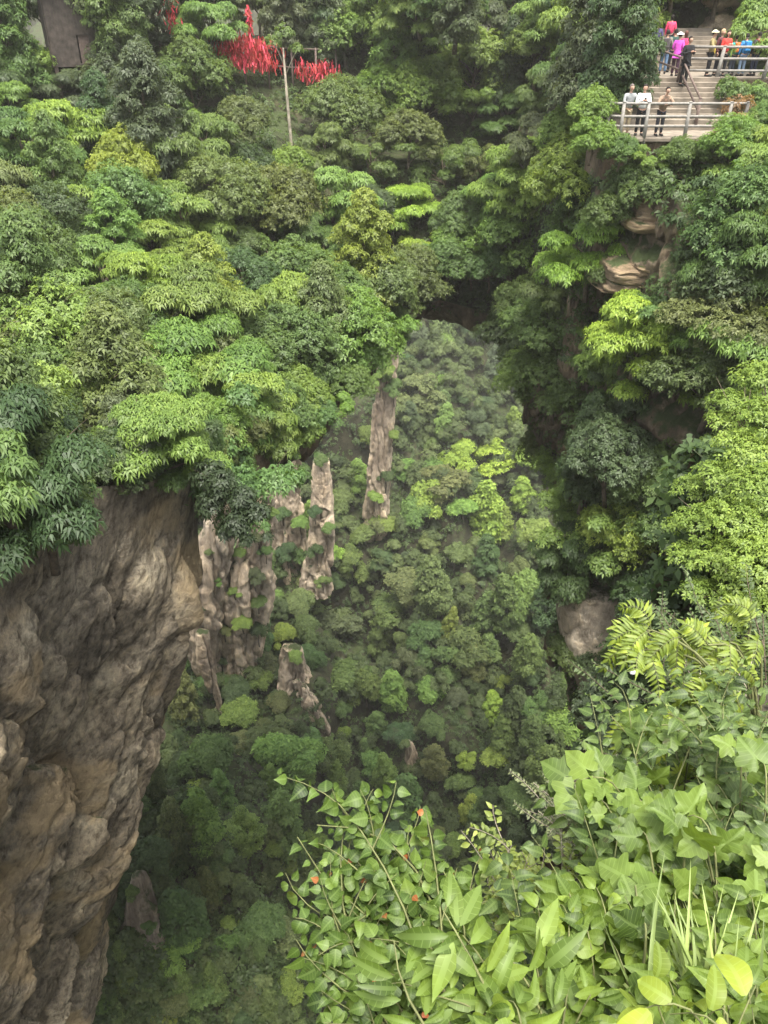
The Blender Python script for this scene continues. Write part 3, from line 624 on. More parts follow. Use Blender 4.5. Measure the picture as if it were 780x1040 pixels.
# trees one can tell apart in the photo: crown centre, kind, tone, crown radius
T_, R_, A_, L_ = P_TIER, P_ROUND, P_TALL, P_LOOSE
keyt = [(75, 150, T_[0], YG, 2.4), (150, 20, T_[1], BY, 2.7), (195, 395, T_[2], LG, 2.6), (190, 320, T_[3], LG, 2.3), (165, 455, T_[1], LG, 1.7), (150, 295, T_[0], YG, 1.8), (415, 215, T_[1], BY, 2.0), (430, 250, L_[0], BY, 1.6),
        (60, 400, R_[0], MG, 2.2), (20, 340, R_[1], OG, 2.2), (15, 290, R_[3], MG, 2.0), (110, 350, R_[2], OG, 2.0), (590, 255, T_[2], BY, 2.0), (640, 335, T_[0], BY, 1.9), (665, 365, T_[3], BY, 2.0),  (530, 185, T_[0], YG, 2.6), (505, 205, T_[3], LG, 2.0),
        (480, 80, R_[2], LG, 2.9), (430, 110, R_[0], LG, 2.8), (400, 70, A_[0], LG, 2.6), (610, 15, T_[0], LG, 2.8), (590, 60, A_[1], DU, 2.6), (625, 60, A_[2], DG, 2.2), (560, 20, T_[3], LG, 2.4), (540, 60, R_[1], LG, 2.2),
        (710, 200, R_[3], MG, 2.2), (755, 240, R_[1], MG, 2.2), (690, 170, L_[2], MG, 1.5), (765, 190, T_[1], LG, 1.7), (740, 300, R_[0], DG, 2.3), (600, 180, A_[0], MG, 2.0), (575, 150, R_[2], LG, 1.8), (640, 200, R_[0], MG, 1.4),
        (350, 385, R_[1], LG, 2.4), (380, 300, R_[2], OG, 2.6), (310, 300, R_[3], MG, 2.4), (300, 360, R_[0], MG, 2.2), (410, 310, R_[1], OG, 2.2), (345, 330, L_[0], MG, 2.0), (250, 330, T_[2], MG, 2.0), (260, 370, R_[2], MG, 2.0),
        (555, 330, R_[3], MG, 2.2), (530, 310, R_[1], MG, 2.0), (560, 380, R_[0], MG, 2.1), (590, 410, R_[2], MG, 2.0), (610, 455, R_[3], DU, 1.8), (575, 470, R_[2], LG, 2.0), (625, 400, L_[0], DU, 1.5),
        (655, 480, R_[1], MG, 1.9), (625, 520, R_[2], YG, 1.7), (665, 530, R_[0], MG, 1.8), (690, 590, R_[3], DG, 1.8), (650, 590, R_[1], DG, 1.5), (596, 565, R_[2], MG, 1.2), (655, 650, R_[3], DG, 1.6), (670, 720, R_[1], DG, 1.6), (640, 700, R_[2], DU, 1.3), (640, 760, R_[0], DG, 1.5), (700, 670, R_[1], DG, 1.7),
        (20, 60, A_[1], MG, 2.6), (15, 120, T_[2], LG, 2.0), (130, 90, R_[1], DU, 2.4), (160, 140, A_[2], DU, 2.6), (200, 90, R_[3], MG, 2.6), (215, 160, T_[0], MG, 2.3), (330, 30, A_[0], DU, 2.8),
        (350, 130, R_[0], MG, 2.8), (350, 45, R_[2], LG, 2.4), (250, 135, R_[1], OG, 1.8), (230, 210, R_[2], OG, 2.4), (290, 220, R_[0], OG, 2.4), (340, 210, T_[2], LG, 2.4), (130, 220, R_[3], MG, 2.2), (60, 240, R_[2], DG, 2.2)]
for a in keyt: near_tree(*a)
nkey = len(near_items)
pts = [(it[3], it[4]) for it in near_items]
cand = [(rng.uniform(-30, 810), rng.uniform(-30, 640)) for _ in range(9000)]
for x, y in cand:
    if len(near_items) > nkey + 140: break
    if not mask_in(near_poly, x, y) or clear_hit(x, y, 20): continue
    sp = 33
    if min(math.hypot(x - a, y - b) for a, b in pts) < sp: continue
    dens = rng.random()
    tone = rng.choice([MG, OG, DG, LG, DU, YG], p=[.34, .15, .12, .25, .08, .06]); pid = int(rng.choice(R_ + A_ + L_ + T_))
    r = near_tree(x, y, pid, str(tone), rng.uniform(1.5, 2.4), sq=rng.uniform(.85, 1.2), strict=True)
    if r is not None: pts.append((x, y)); pts.append((near_items[-1][3], near_items[-1][4]))
place_labels(near_items, 'near')

# ============================================================ FAR FOREST IN THE GORGE
far_items = []
def far_tree(px, py, pid, tone, size, sq=1.0):
    c, rad, hgt, kind = FARP[pid]; s = size / rad
    h = cast(px, py, 'far')
    if h[0] is None: return None
    tt = h[0][1] * CP - h[0][2] * SP; h2 = cast(px, py + hgt * s * sq * .5 * FPX / tt * .8, 'far')
    if h2[0] is not None: h = h2
    g = h[0]; o = link('gorge_tree', c); o.location = (g[0], g[1], g[2] + hgt * s * sq * .12); o.rotation_euler = (rng.normal(0, .12), rng.normal(0, .12), rng.uniform(0, 6.28)); o.scale = (s * rng.uniform(.85, 1.2), s * rng.uniform(.85, 1.2), s * sq); o.color = jcol(tone, .15)
    X, Y, T = proj((g[0], g[1], g[2] + hgt * s * sq * .6)); tag(o, 'x', 'tree', 'trees covering the gorge wall')
    far_items.append((o, tone, {'tier': 'flat', 'lumpy': 'round', 'tall': 'tall'}[kind], X, Y)); return o
far_poly = [(195, 400), (262, 400), (300, 385), (350, 400), (395, 340), (425, 292), (500, 300), (540, 400), (590, 470), (640, 560), (640, 830), (600, 900), (500, 960), (420, 1060), (60, 1060), (110, 960), (140, 840), (160, 740), (195, 610)]
fkey = [(468, 462, 0, BY, 3.6), (500, 466, 8, BY, 4.4), (535, 465, 1, BY, 4.6), (531, 505, 5, BY, 3.2), (365, 484, 6, LG, 3.2), (498, 488, 2, DU, 3.0), (323, 545, 8, YG, 2.4), (335, 560, 8, BY, 3.0), (277, 608, 1, LG, 2.2), (240, 640, 9, BY, 2.6),
        (288, 645, 2, YG, 2.4), (287, 765, 0, LG, 4.4), (245, 720, 3, LG, 3.0), (400, 700, 5, LG, 3.2), (434, 702, 0, LG, 3.3), (500, 722, 7, BY, 2.6), (476, 822, 6, YG, 2.4), (485, 812, 2, MG, 2.8), (540, 745, 5, MG, 3.0), (475, 770, 9, BY, 1.8),
        (462, 565, 1, OG, 3.6), (440, 600, 5, OG, 4.4), (470, 520, 3, LG, 3.2), (545, 540, 2, LG, 3.4), (423, 520, 4, MG, 4.0), (508, 540, 7, LG, 3.2), (560, 470, 6, MG, 3.4), (445, 350, 1, LG, 3.6), (520, 350, 4, MG, 3.8), (460, 860, 0, LG, 2.5), (240, 660, 5, LG, 2.2)]
for a in fkey: far_tree(*a)
for a in [(322, 606, 0, MG, 3.0), (302, 612, 1, OG, 3.2), (214, 695, 2, MG, 2.4), (240, 700, 3, DG, 2.8), (262, 690, 4, LG, 2.6), (285, 715, 0, OG, 2.4), (312, 752, 1, MG, 2.6), (338, 590, 2, DG, 2.8), (388, 535, 3, LG, 3.2), (372, 545, 4, MG, 3.0)]: far_tree(*a); fkey.append(a)
fp = [(a[0], a[1]) for a in fkey]
for x, y in [(rng.uniform(60, 645), rng.uniform(300, 1060)) for _ in range(16000)]:
    if len(far_items) >= 285: break
    if not mask_in(far_poly, x, y): continue
    if any(math.hypot(x - a, (y - b) * .85) < rng.uniform(13, 24) for a, b in fp): continue
    if (205 < x < 285 and 430 < y < 560) or (193 < x < 230 and 540 < y < 700) or (285 < x < 333 and 672 < y < 748) or (560 < x < 625 and 585 < y < 660) or (135 < x < 165 and 890 < y < 1000) or (404 < x < 430 and 748 < y < 795) or (465 < x < 487 and 690 < y < 745) or (318 < x < 338 and 470 < y < 528) or (378 < x < 404 and 380 < y < 485) or (280 < x < 306 and 390 < y < 470): continue
    tone = str(rng.choice([MG, OG, DG, LG, DU, YG], p=[.36, .18, .16, .18, .08, .04]))
    t0 = cast(x, y, 'far'); tt = t0[0][1] * CP - t0[0][2] * SP
    far_tree(x, y, int(rng.integers(0, 10)), tone, tt * min(24, 9 + 5.5 * rng.gamma(1.6)) / FPX, rng.uniform(.85, 1.5)); fp.append((x, y))
# bushes rooted on the pale pillars
pv_, pf_, k0 = [], [], 0
for o in list(COL.objects):
    if o.name.split('.')[0] in ('rock_pillar', 'rock_outcrop', 'rock_fin', 'rock_pinnacle'):
        pv_ += [tuple(v.co) for v in o.data.vertices]; pf_ += [tuple(a + k0 for a in p.vertices) for p in o.data.polygons]; k0 = len(pv_)
pil_bvh = BVHTree.FromPolygons(pv_, pf_)
bush_items = []
for x, y, sz in [(228, 425, 1.6), (252, 425, 1.3), (215, 500, 1.0), (222, 470, .9), (248, 500, .8), (262, 545, 1.5), (243, 560, 1.2), (258, 585, 1.7), (238, 600, 1.1), (222, 590, .8), (246, 630, 1.8), (228, 640, 1.4), (205, 620, .8), (262, 640, 1.8), (225, 672, 1.5), (240, 690, 1.8), (205, 690, .9), (262, 610, 1.7), (270, 560, 1.2),
                 (285, 400, 1.5), (300, 410, 1.4), (283, 470, 1.5), (300, 490, 1.6), (287, 520, 1.8), (305, 530, 1.8), (292, 560, 2.0), (280, 590, 2.0), (300, 600, 2.0), (326, 468, 1.3), (320, 520, 1.3), (333, 535, 1.4), (322, 560, 1.6), (328, 590, 1.6),
                 (384, 352, 1.6), (402, 350, 1.5), (386, 385, 2.0), (400, 395, 1.8), (392, 372, 1.8), (376, 420, 1.3), (398, 440, 1.4), (374, 465, 1.6), (392, 485, 1.8), (380, 505, 2.0), (385, 530, 2.2), (300, 665, 1.4), (312, 672, 1.3), (335, 750, 1.2), (296, 740, 1.4), (312, 755, 1.6), (478, 698, 1.0), (482, 765, 1.4), (412, 755, 1.0), (424, 800, 1.5), (412, 810, 1.5),
                 (150, 940, .6), (160, 985, .9), (140, 960, .6), (165, 1010, 1.0), (145, 1015, .8), (136, 905, .6), (240, 470, .7), (268, 470, .8), (212, 560, .8), (236, 530, .8), (275, 520, 1.0)]:
    d = Vector(ray(x, y)); d.normalize(); h = pil_bvh.ray_cast(Vector((0, 0, 0)), d)
    if h[0] is None: continue
    c, rad, hgt, kind = FARP[int(rng.integers(0, 5))]; s_ = sz / rad; g = h[0]; tone = str(rng.choice([MG, DG, OG, LG, DU])); o = link('cliff_bush', c); o.location = (g[0], g[1] - .2 * sz, g[2] - hgt * s_ * .35); o.rotation_euler = (0, 0, rng.uniform(0, 6.28)); o.scale = (s_, s_, s_ * rng.uniform(.8, 1.3)); o.color = jcol(tone)
    tag(o, 'x', 'bush', 'bushes rooted on the pale rock pillars'); bush_items.append((o, tone, 'leafy', x, y))
def wood(name, n, poly, label, avoid):
    Pn = []; Nn = []; Vv = []; k = 0; c_ = 0
    while c_ < n and k < n * 12:
        k += 1; x, y = rng.uniform(min(p[0] for p in poly), max(p[0] for p in poly)), rng.uniform(min(p[1] for p in poly), max(p[1] for p in poly))
        if not mask_in(poly, x, y): continue
        h = cast(x, y, 'far')
        if h[0] is None: continue
        g = np.array(h[0]); tt = g[1] * CP - g[2] * SP; R0 = tt * rng.uniform(7, 15) / FPX; H0 = R0 * rng.uniform(.9, 2.0); c_ += 1; t0 = rng.uniform(.05, .95)
        for q in range(int(rng.integers(5, 9))):
            th = rng.uniform(0, 6.28); rr = R0 * rng.uniform(0, .8); pr = R0 * rng.uniform(.28, .55); cc = g + np.array((rr * math.cos(th), rr * math.sin(th), H0 * (1 - .6 * rr / R0) + .3)); m = 44
            v = rng.normal(size=(m, 3)); v /= np.linalg.norm(v, axis=1)[:, None]; v[:, 2] = np.abs(v[:, 2]) * np.where(rng.random(m) < .8, 1, -1); Pn.append(cc + v * pr * rng.uniform(.75, 1.05, (m, 1)) * np.array((1, 1, .85))); Nn.append(v + np.array((0, 0, .4))); Vv.append(np.full(m, t0 * .8 + rng.uniform(0, .2)))
    P = np.concatenate(Pn); Q = whorls(P, np.concatenate(Nn), .36, .2, 4, .15, .4); var = np.clip(np.tile(np.concatenate(Vv), 4) + rng.normal(0, .12, len(Q)), 0, 1)
    o = link(name, quads_mesh(name, Q, (M_FAR,), var)); o.color = (.080, .112, .038, 1); tag(o, label, 'wood', kind='stuff')
wood('gorge_wood', 760, [(90, 290), (600, 290), (650, 600), (650, 900), (500, 1060), (60, 1060)], 'interlocking smaller crowns of the wood filling the gorge', None)
wood('gorge_head_wood', 120, [(400, 286), (500, 286), (570, 460), (400, 460)], 'pale hazy crowns of the wood at the head of the gorge', None)
# ground cover between the far trees: nobody could count these bushes
def cover(name, bvhwhich, n, poly, L, up, label, tones, kcl=6, lim=(0, 1e9), spread=1.0, skip=False):
    P = []; Nn = []; Vv = []
    k = 0
    while len(P) < n and k < n * 4:
        k += 1; x, y = rng.uniform(min(p[0] for p in poly), max(p[0] for p in poly)), rng.uniform(min(p[1] for p in poly), max(p[1] for p in poly))
        if not mask_in(poly, x, y): continue
        if skip and any(mask_in(q, x, y) for q, nme in keep_clear if nme in ('stairs', 'ledge', 'wall', 'hut')): continue
        h = cast(x, y, bvhwhich)
        if h[0] is None: continue
        tt = h[0][1] * CP - h[0][2] * SP
        if not lim[0] < tt < lim[1]: continue
        P.append(h[0]); nn = h[1] if h[1].dot(Vector(ray(x, y))) < 0 else -h[1]; Nn.append(nn + Vector((0, 0, .7)))
    P = np.array([tuple(p) for p in P]); Nn = np.array([tuple(p) for p in Nn]); m = len(P)
    Ps = np.repeat(P, kcl, 0); Ns = np.repeat(Nn, kcl, 0); rad = np.repeat(rng.uniform(.4, 1.2, m), kcl)[:, None] * up
    v = rng.normal(size=Ps.shape); v /= np.linalg.norm(v, axis=1)[:, None]; v[:, 2] = np.abs(v[:, 2])
    Ps = Ps + v * rad * spread; Q = whorls(Ps, v + Ns * .5, L, L * .5, 5, .2, .4)
    var = np.clip(np.tile(np.repeat(rng.uniform(.1, .9, m), kcl) * .6 + .2, 5) + rng.normal(0, .15, len(Q)), 0, 1)
    o = link(name, quads_mesh(name, Q, (M_LEAF,), var)); o.color = tones; tag(o, label, 'undergrowth', kind='stuff'); return o
cover('gorge_undergrowth', 'far', 8000, [(30, 290), (660, 290), (660, 1060), (30, 1060)], .42, 1.3, 'dense green undergrowth between the gorge trees', (.062, .100, .030, 1), 7)
cover('forest_undergrowth', 'near', 7000, [(-40, -40), (820, -40), (820, 900), (640, 900), (560, 640), (480, 300), (200, 480), (-40, 500)], .19, .5, 'dense leafy undergrowth between the cliff-top trees', (.060, .100, .028, 1), 6, lim=(10, 66), skip=True)
place_labels(far_items, 'far'); place_labels(bush_items, 'bush')
# trees leaning out along the rim of the bridge
for ph, tone, pid, sz in [(92, MG, R_[0], 1.5), (99, OG, R_[1], 1.6), (106, LG, L_[1], 1.6), (114, MG, T_[1], 1.5), (122, LG, R_[2], 1.7), (131, MG, R_[3], 1.7), (140, LG, T_[2], 1.7), (148, MG, L_[2], 1.6), (156, LG, R_[1], 1.5), (163, OG, T_[3], 1.6), (170, MG, R_[0], 1.5), (177, DG, L_[0], 1.5), (184, MG, T_[0], 1.2), (191, DG, R_[2], 1.15), (198, MG, L_[1], 1.2), (206, DG, R_[3], 1.2), (214, MG, R_[1], 1.4),
                          (82, DG, R_[2], 1.5), (75, DG, R_[1], 1.6), (173, MG, T_[2], 1.1), (188, DG, R_[0], 1.2), (203, DU, R_[1], 1.2), (160, MG, R_[2], 1.2), (145, OG, R_[0], 1.3)]:
    r_ = float(rim_r(ph)) + .9; x, y, z = C0[0] + r_ * math.cos(R(ph)), C0[1] + r_ * math.sin(R(ph)), float(rim_z(ph)); c, t, rad, hgt, kind = NEAR[pid]; sz = sz / rad
    root = empty('broadleaf_tree', (x, y, z + .15), rng.uniform(0, 6.28)); root.scale = (sz, sz, sz); a = link('crown', c, root); a.color = jcol(tone); b = link('trunk', t, root); a.location = (0, 0, -hgt * .18); b.scale = (1, 1, .5)
    X, Y, T = proj((x, y, z + 1)); tag(root, 'x', 'tree', 'trees growing on the bridge and cliff tops'); near_items.append((root, tone, {'tier': 'layered', 'round': 'round', 'tall': 'tall', 'loose': 'loose'}[kind], X, Y))
# trees along the crest, up to and beyond the top of the picture
crest = []
for x, y in [(rng.uniform(-46, 42), rng.uniform(44, 72)) for _ in range(2500)]:
    if len(crest) >= 120: break
    if 6 < x < 22 and y < 49: continue
    if any(math.hypot(x - a, y - b) < 3.0 for a, b in crest): continue
    z = float(deck_h(np.array([x]), np.array([y]))[0]); X, Y, T = proj((x, y, z + 2.5))
    if not (-60 < X < 840 and -120 < Y < 45): continue
    if (200 < X < 350 or 40 < X < 115) and y < 55: continue
    crest.append((x, y)); pid = int(rng.choice(A_ + R_ + T_)); c, t, rad, hgt, kind = NEAR[pid]; sz = rng.uniform(2.0, 3.0) / rad
    root = empty('broadleaf_tree', (x, y, z + .2), rng.uniform(0, 6.28)); root.scale = (sz, sz, sz * rng.uniform(1, 1.3)); tone = str(rng.choice([MG, OG, DU, LG, DG]))
    a = link('crown', c, root); a.color = jcol(tone); b = link('trunk', t, root); a.location = b.location = (0, 0, 1.2)
    tag(root, 'x', 'tree', 'trees growing on the bridge and cliff tops'); near_items.append((root, tone, {'tier': 'layered', 'round': 'round', 'tall': 'tall', 'loose': 'loose'}[kind], X, Y))
place_labels(near_items, 'near')

# ============================================================ PLATFORM, STAIRS, RAILS
def stone_slab_part(mb, x0, x1, y0, y1, z0, z1): mb.box(((x0 + x1) / 2, (y0 + y1) / 2, (z0 + z1) / 2), (x1 - x0, y1 - y0, z1 - z0))
plat = empty('viewing_platform', (10, 33, -3.7)); tag(plat, 'grey stone viewing platform with curved outer edge below the stairs', 'platform')
def P_(part, ox, oy, oz): part.location = (-ox, -oy, -oz)
arc = [(8.15 + .55 * (1 - math.cos(a)), 32.6 - .55 * math.sin(a)) for a in np.linspace(0, math.pi / 2, 6)]
outl = [(8.15, 34.6)] + arc + [(13.2, 32.02), (13.2, 34.6)]
def prism(outline, z0, z1, name, mat, parent, org, bevel=.03):
    n = len(outline); mb = MB(); V = [(x - org[0], y - org[1], z0 - org[2]) for x, y in outline] + [(x - org[0], y - org[1], z1 - org[2]) for x, y in outline]
    F = [tuple(range(n))[::-1], tuple(range(n, 2 * n))] + [(i, (i + 1) % n, n + (i + 1) % n, n + i) for i in range(n)]
    mb.add(V, F); return mb.build(name, mat, parent, bevel=bevel)
prism(outl, -3.85, -3.70, 'paving', M_STONE, plat, (10, 33, -3.7)); prism([(x * .985 + .15, y + .12) for x, y in outl], -5.2, -3.853, 'retaining_wall', M_RCLIFF, plat, (10, 33, -3.7), 0)
def flight(name, lab, x0, x1, y0, z0, n, rise, run, skew=0.0):
    root = empty(name, ((x0 + x1) / 2, y0, z0)); tag(root, lab, 'stairs')
    for i in range(n):
        mb = MB(); mb.box((skew * i, run * i + .3, rise * (i + .5)), (x1 - x0, .62, rise + .02), jit=.012)
        mb.build('step', M_STONE, root, bevel=.015)
    return root
flight('stone_staircase', 'lower grey stone steps rising behind the railed platform', 9.2, 14.0, 34.35, -3.7, 10, .165, .34)
flight('stone_staircase', 'upper worn stone steps climbing to the bare rock face', 9.6, 16.2, 42.3, -2.05, 10, .17, .36)
ld = empty('stone_landing', (14, 40, -2.05)); tag(ld, 'wide stone landing between the two flights of steps', 'landing')
mb = MB(); mb.box((0, 0, -.12), (10.5, 4.7, .24)); mb.build('paving', M_STONE, ld, bevel=.03)
mb = MB(); mb.box((2.4, -2.5, -.9), (4.6, .5, 1.7), jit=.05); mb.build('retaining_wall', M_RCLIFF, ld)
# rock face behind
ny, nz_ = 120, 70; xs = np.linspace(10.2, 22, ny); zs_ = np.linspace(-1.2, 5.5, nz_); XX, ZZ = np.meshgrid(xs, zs_, indexing='ij'); P = np.stack((XX.ravel(), 46.6 + .35 * (ZZ.ravel() + 1), ZZ.ravel()), 1)
f1, f2, cid = voro(P * np.array((.33, .4, .6)) + .3 * fbm(P * .4, 2, 5)[:, None], 200); g1, g2, c2 = voro(P * np.array((1.1, 1, 2.2)), 210)
P[:, 1] -= (cid - .5) * 1.5 + (c2 - .5) * .35 - .4 * np.exp(-(f2 - f1) * 14)
M_TAN = rock_mat('tan_rock_face', (.15, .12, .09), (.27, .22, .165), (.36, .30, .24), moss=.2, scale=1.2, bump=.8)
tag(link('rock_face', np_mesh('rock_face', P, grid_faces(ny, nz_), (M_TAN,), False, var=np.clip(.5 * cid + .5 * c2, 0, 1))), kind='structure')
# bare rock ledge under the platform (layered sandstone slabs)
lg = empty('rock_ledge', (0, 0, 0)); lgc = cast(650, 262); lg.location = lgc[0]; tag(lg, kind='structure', label='bare layered tan ledge between bushes')
M_LEDGE = rock_mat('ledge_rock', (.16, .115, .075), (.32, .24, .16), (.42, .34, .24), moss=.1, stretch=(.5, .5, 2.5), scale=1.5, bump=1.0)
def strata(name, dx, dy, dz, wd, dp, ht, seed):
    nu, nv2 = 110, 80; th = np.linspace(0, 2 * math.pi, nu, endpoint=False); V = []
    for v in np.linspace(-1, 1, nv2):
        k = (1 - abs(v) ** 8 * .9); sq = 1 / (np.abs(np.cos(th)) ** 4 + np.abs(np.sin(th)) ** 4) ** .25
        V.append(np.stack((wd * k * np.cos(th) * sq, dp * k * np.sin(th) * sq, np.full(nu, v * ht)), 1))
    P = np.concatenate(V); n = P * np.array((1, 1, 0)); n /= (np.linalg.norm(n, axis=1)[:, None] + 1e-6); q = (P + seed) * np.array((.35, .35, 1.7)); q[:, 2] += P[:, 0] * .2
    f1, f2, cid = voro(q + .2 * fbm(P * .7, 2, seed)[:, None], seed); g1, g2, c2 = voro((P + seed) * np.array((1.0, 1.0, 2.6)), seed + 4)
    P = P + n * ((cid - .5) * .9 + (c2 - .5) * .16 - .2 * np.exp(-(f2 - f1) * 16) + .12 * fbm((P + seed) * 2.5, 3, seed))[:, None]
    F = [(i * nu + j, i * nu + (j + 1) % nu, (i + 1) * nu + (j + 1) % nu, (i + 1) * nu + j) for i in range(nv2 - 1) for j in range(nu)]
    o = link(name, np_mesh(name, P, np.array(F), (M_LEDGE,), False, var=np.clip(.5 * cid + .5 * c2, 0, 1)), lg); o.location = (dx, dy, dz); return o
strata('ledge_block', .3, 1.5, -.8, 1.5, 1.9, .7, 3); strata('ledge_block', .6, 1.9, 1.7, .9, 1.6, 1.2, 5)

def railing(name, lab, pts, zf, heights, h_post, post_at, mat=M_RAIL, r=.055, lean=0.0):
    """pts: plan path [(x,y,zfloor)], rails at the given heights, one mesh per rail and post"""
    o0 = pts[0]; root = empty(name, o0); tag(root, lab, 'railing')
    L = [(p[0] - o0[0], p[1] - o0[1], p[2] - o0[2]) for p in pts]
    for h in heights:
        mb = MB(); mb.tube([(x, y, z + h) for x, y, z in L], r * .85, 8); mb.build('rail', mat, root, smooth=True)
    for i in post_at:
        x, y, z = L[i]; mb = MB(); mb.tube([(x + lean, y, z - .25), (x, y, z + h_post)], [r * 1.35, r * 1.15], 8)
        mb.tube([(x, y, z + h_post - .002), (x, y, z + h_post + .03)], [r * 1.3, r * .9], 8); mb.build('post', mat, root, smooth=True)
    return root
rp = [(8.5, 34.4, -3.7), (8.15, 33.4, -3.7)] + [(x, y, -3.7) for x, y in arc[1:]] + [(9.6, 32.03, -3.7), (11.1, 32.03, -3.7), (12.6, 32.03, -3.7), (13.2, 32.05, -3.7)]
rp = [(x * .998 + .05, y + .08, z) for x, y, z in rp]
railing('platform_railing', 'pale three-rail railing curving round the lower viewing platform', rp, 0, (.38, .70, 1.12), 1.16, [0, 1, 3, 6, 7, 8, 9, 10])
railing('stair_handrail', 'brown sloping handrail beside the lower steps', [(12.35, 34.6, -3.6), (12.2, 37.2, -2.3), (11.95, 40.2, -2.05)], 0, (.55, .98), 1.0, [0, 1, 2], M_DARKRAIL, .05)
railing('landing_railing', 'pale leaning-post railing in front of the upper landing', [(12.7, 37.95, -2.05), (14.0, 37.55, -2.05), (15.9, 37.4, -2.05), (17.8, 37.3, -2.05), (19.5, 37.3, -2.05)], 0, (.25, .68, 1.1), 1.14, [1, 2, 3, 4], M_RAIL, .06, lean=-.12)

# ============================================================ PEOPLE
def skinned(verts, edges, radii, root_i=0, sub=1):
    me = bpy.data.meshes.new('tmp'); o = bpy.data.objects.new('tmp', me); COL.objects.link(o); bm = bmesh.new(); lay = bm.verts.layers.skin.verify()
    vs = [bm.verts.new(v) for v in verts]
    for a, b in edges: bm.edges.new((vs[a], vs[b]))
    for v, r_ in zip(vs, radii): v[lay].radius = (r_, r_) if not isinstance(r_, tuple) else r_
    vs[root_i][lay].use_root = True; bm.to_mesh(me); bm.free()
    o.modifiers.new('skin', 'SKIN').use_smooth_shade = True
    m = o.modifiers.new('sub', 'SUBSURF'); m.levels = sub; m.render_levels = sub
    dg = bpy.context.evaluated_depsgraph_get(); dg.update(); out = bpy.data.meshes.new_from_object(o.evaluated_get(dg)); bpy.data.objects.remove(o); bpy.data.meshes.remove(me); return out
def ball(bm, c, r_, seg=12, sc=(1, 1, 1), mi=0):
    g = bmesh.ops.create_uvsphere(bm, u_segments=seg, v_segments=max(6, seg - 2), radius=r_)
    for v in g['verts']: v.co = Vector((v.co.x * sc[0] + c[0], v.co.y * sc[1] + c[1], v.co.z * sc[2] + c[2]))
    for f in {f for v in g['verts'] for f in v.link_faces}: f.material_index = mi; f.smooth = True
    return g['verts']
CLOTH = {}
def cloth(col):
    if col not in CLOTH: CLOTH[col] = plain('cloth', col, .85, nscale=12, amt=.18, bump=.3)
    return CLOTH[col]
M_SKIN = plain('skin', (.46, .28, .20), .55, amt=.08, bump=0); M_EYE = plain('eye', (.02, .015, .012), .3, amt=0, bump=0); M_LIP = plain('lip', (.35, .12, .10), .5, amt=0, bump=0)
SKC = (.46, .28, .20)
